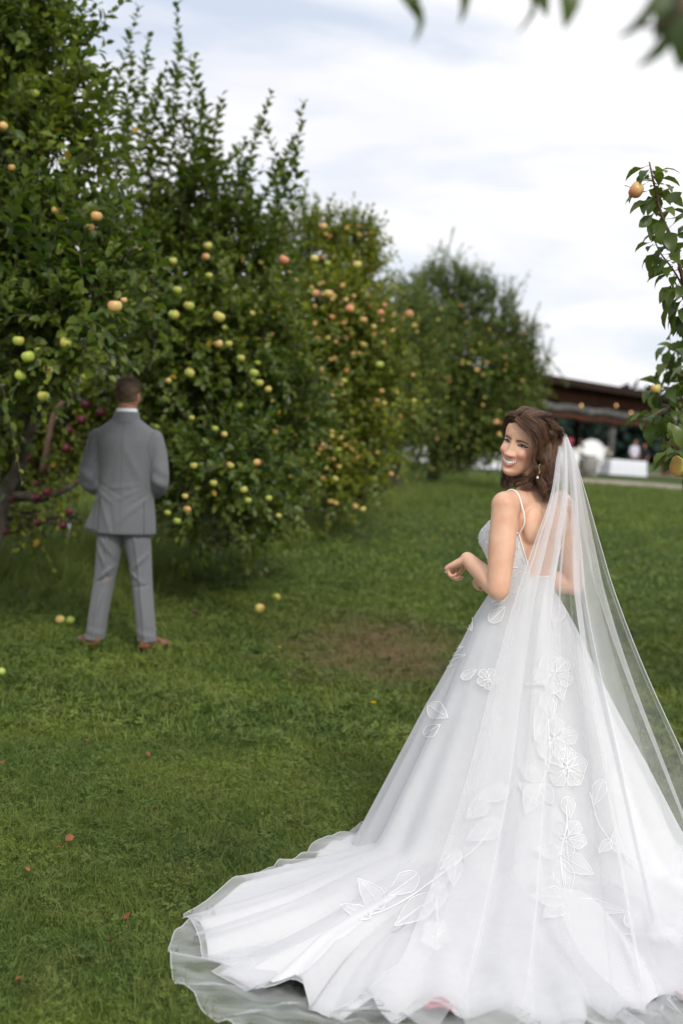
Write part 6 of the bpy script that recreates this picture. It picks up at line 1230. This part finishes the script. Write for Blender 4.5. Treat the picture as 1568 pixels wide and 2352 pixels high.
for ln in ([P(1500, -420, 2.4), P(1560, -200, 1.9), P(1570, -20, 1.6), P(1540, 45, 1.6), P(1478, 62, 1.66)], [P(1150, -180, 2.1), P(1205, -90, 1.95), P(1222, 5, 1.9)], [P(900, -140, 2.1), P(915, -70, 1.95), P(940, -10, 1.9)]): part('twig', tube(PL(ln, 14), np.linspace(.006, .002, 14), 6), ot, [M_twig_red])
key = (id(LTP), M_pear_leaf.name)
p, D, U, S, pts = shoots(r9, bl[r9.integers(0, 20, 60)] + r9.normal(0, .05, (60, 3)) + (0, 0, .08), r9.normal(size=(60, 3)) + [0, 0, .9], r9.uniform(.15, .35, 60), 8, .075, .1)
ok = np.array([1176 - (CM.inverted() @ Vector(q))[1] / -(CM.inverted() @ Vector(q))[2] * F_PX < -60 for q in p]); o = link('foliage', leaves_mesh('foliage', p[ok], D[ok], U[ok], S[ok], LT8, M_pear_leaf, r9.uniform(0, .95, ok.sum())), ot); o['kind'] = 'stuff'
# ------------------------------------------------------------------ small things on the lawn
def fallen(px, py, kind, label, s=1.0, seed=0):
    q = G(px, py); r = np.random.default_rng(seed); o = link('fallen_apple', AP[kind], None, Matrix.Translation(q + (0, 0, .045)) @ Matrix.Rotation(r.uniform(0, 6.28), 4, 'Z') @ Matrix.Rotation(1.9, 4, 'X') @ Matrix.Scale(s, 4)); tag(o, label, 'apple', 'windfall apples on the lawn'); return o
fallen(138, 1438, 'y', 'windfall apple left of the man\'s shoe, the left one of the touching pair', 1.0, 1); fallen(161, 1440, 'g', 'windfall apple left of the man\'s shoe, the right one of the touching pair', .95, 2)
fallen(595, 1410, 'y', 'windfall yellow apple with a red cheek, nearer of two on the middle lawn', 1.1, 3); fallen(634, 1384, 'g', 'windfall pale yellow apple, farther of two on the middle lawn', .95, 4)
fallen(447, 1418, 'r', 'small dark red windfall apple right of the man', .55, 5); fallen(3, 1560, 'g', 'green windfall apple at the left edge of the lawn', .7, 6)
M_yel = mat('dandelion', (.80, .56, .02), .7); M_stemg = mat('flower_stem', (.09, .16, .04), .7)
def dandelion(px, py, label, seed, s=1.0):
    q = G(px, py); r = np.random.default_rng(seed); t = thing('dandelion', label, 'dandelion', q, 'dandelions in the lawn'); V = []; Q = []
    for k in range(40):
        a = k * 2.4; el = .15 + 1.1 * (k / 40) ** .7; d = np.array([math.cos(a) * math.cos(el), math.sin(a) * math.cos(el), math.sin(el) * .6]); e = nrm(np.cross(d, [0, 0, 1])) * .0016 * s; c = q + (0, 0, .062); o_ = len(V); V += [c - e, c + e, c + e + d * .019 * s, c - e + d * .019 * s]; Q.append((o_, o_ + 1, o_ + 2, o_ + 3))
    link('petals', raw_mesh('petals', np.array(V), np.array(Q), [M_yel]), t); part('stem', tube([q, q + (.003, 0, .03), q + (0, 0, .062)], .0016, 6), t, [M_stemg])
dandelion(855, 1640, 'yellow dandelion on the open lawn left of the gown', 1, 1.1); dandelion(640, 1508, 'small yellow dandelion left of the bare patch', 2, .9); dandelion(1017, 1228, 'tiny yellow dandelion far out on the lawn', 3, 1.0)
M_dead = mat('dead_leaf', (.16, .05, .02), .7, col2=(.24, .10, .04), vscale=30); M_dead2 = mat('dead_leaf_pale', (.30, .12, .05), .7, col2=(.22, .07, .03), vscale=30)
def dead_leaf(px, py, label, seed, s=.06, m=None):
    q = G(px, py); r = np.random.default_rng(seed); V = []; 
    for u in np.linspace(0, 1, 9):
        wd = .30 * math.sin(math.pi * min(1, u * .96 + .02)) ** .8
        for v in (-1, -.5, 0, .5, 1): V.append((wd * v, u, .22 * abs(v) * wd * 2 + .16 * math.sin(u * 4 + seed) + .03 * math.sin(v * 5 + u * 9)))
    M = Matrix.Translation(q + (0, 0, .045)) @ Matrix.Rotation(r.uniform(0, 6.28), 4, 'Z') @ Matrix.Rotation(r.normal(0, .4), 4, 'X') @ Matrix.Rotation(r.normal(0, .4), 4, 'Y') @ Matrix.Scale(s, 4)
    o = link('fallen_leaf', grid_mesh('fallen_leaf', X(M, V), 5, 9, False, [m or M_dead])); tag(o, label, 'leaf', 'dead leaves on the lawn')
for k, (x, y, s, m, lab) in enumerate([(332, 1752, .07, 0, 'curled rust-brown leaf on the lawn in line with the left shoe'), (200, 1722, .05, 0, 'small dark brown leaf below the man\'s left shoe'), (15, 1772, .07, 1, 'pale orange leaf at the left edge of the middle lawn'), (238, 1580, .05, 0, 'small brown leaf just below the man\'s shoes'),
    (150, 1955, .085, 1, 'large coral-orange dead leaf in the lower left grass'), (128, 1972, .045, 1, 'little orange scrap beside the large coral leaf'), (350, 1885, .06, 1, 'orange-brown leaf left of the gown train'), (55, 2025, .06, 1, 'reddish leaf near the left edge of the lower grass'), (298, 2130, .05, 1, 'bright orange-red leaf left of the train tip'),
    (240, 2195, .06, 0, 'faded brown leaf in the bottom grass left of the veil'), (35, 2285, .06, 0, 'dark red leaf in the bottom left corner'), (965, 1552, .055, 0, 'brown leaf beside the gown near the bare patch'), (1000, 1500, .05, 1, 'red-brown leaf on the bare patch beside the gown'), (780, 1440, .06, 1, 'tan leaf on the left of the bare patch'), (830, 1470, .06, 0, 'dark leaf in the middle of the bare patch'), (905, 1515, .06, 1, 'orange leaf low on the bare patch'), (745, 1420, .05, 0, 'brown leaf at the top left of the bare patch'), (960, 1318, .05, 1, 'pale leaf on the grass above the bare patch')]):
    dead_leaf(x, y, lab, k, s * .52, [M_dead, M_dead2][m])
M_petal = mat('pink_petal', (.45, .12, .16), .6)
for k, (x, y, lab) in enumerate([(975, 2350, 'pink fallen leaf showing through the sheer train at the bottom'), (1560, 2335, 'pink fallen leaf at the bottom right corner beneath the train')]): dead_leaf(x, y, lab, 50 + k, .09, M_petal)
# white plastic marker stake by the red apple tree
q = G(152, 1268); st = thing('marker_stake', 'thin white-tipped marker stake in the long grass left of the man', 'stake', q); part('stake', tube([q, q + (.02, 0, .30)], .014, 8), st, [M_white]); part('stake_top', tube([q + (.02, 0, .301), q + (.03, 0, .44)], .012, 8), st, [M_metal])
print('near', time.time() - T0, 'objects', len(SC.objects))
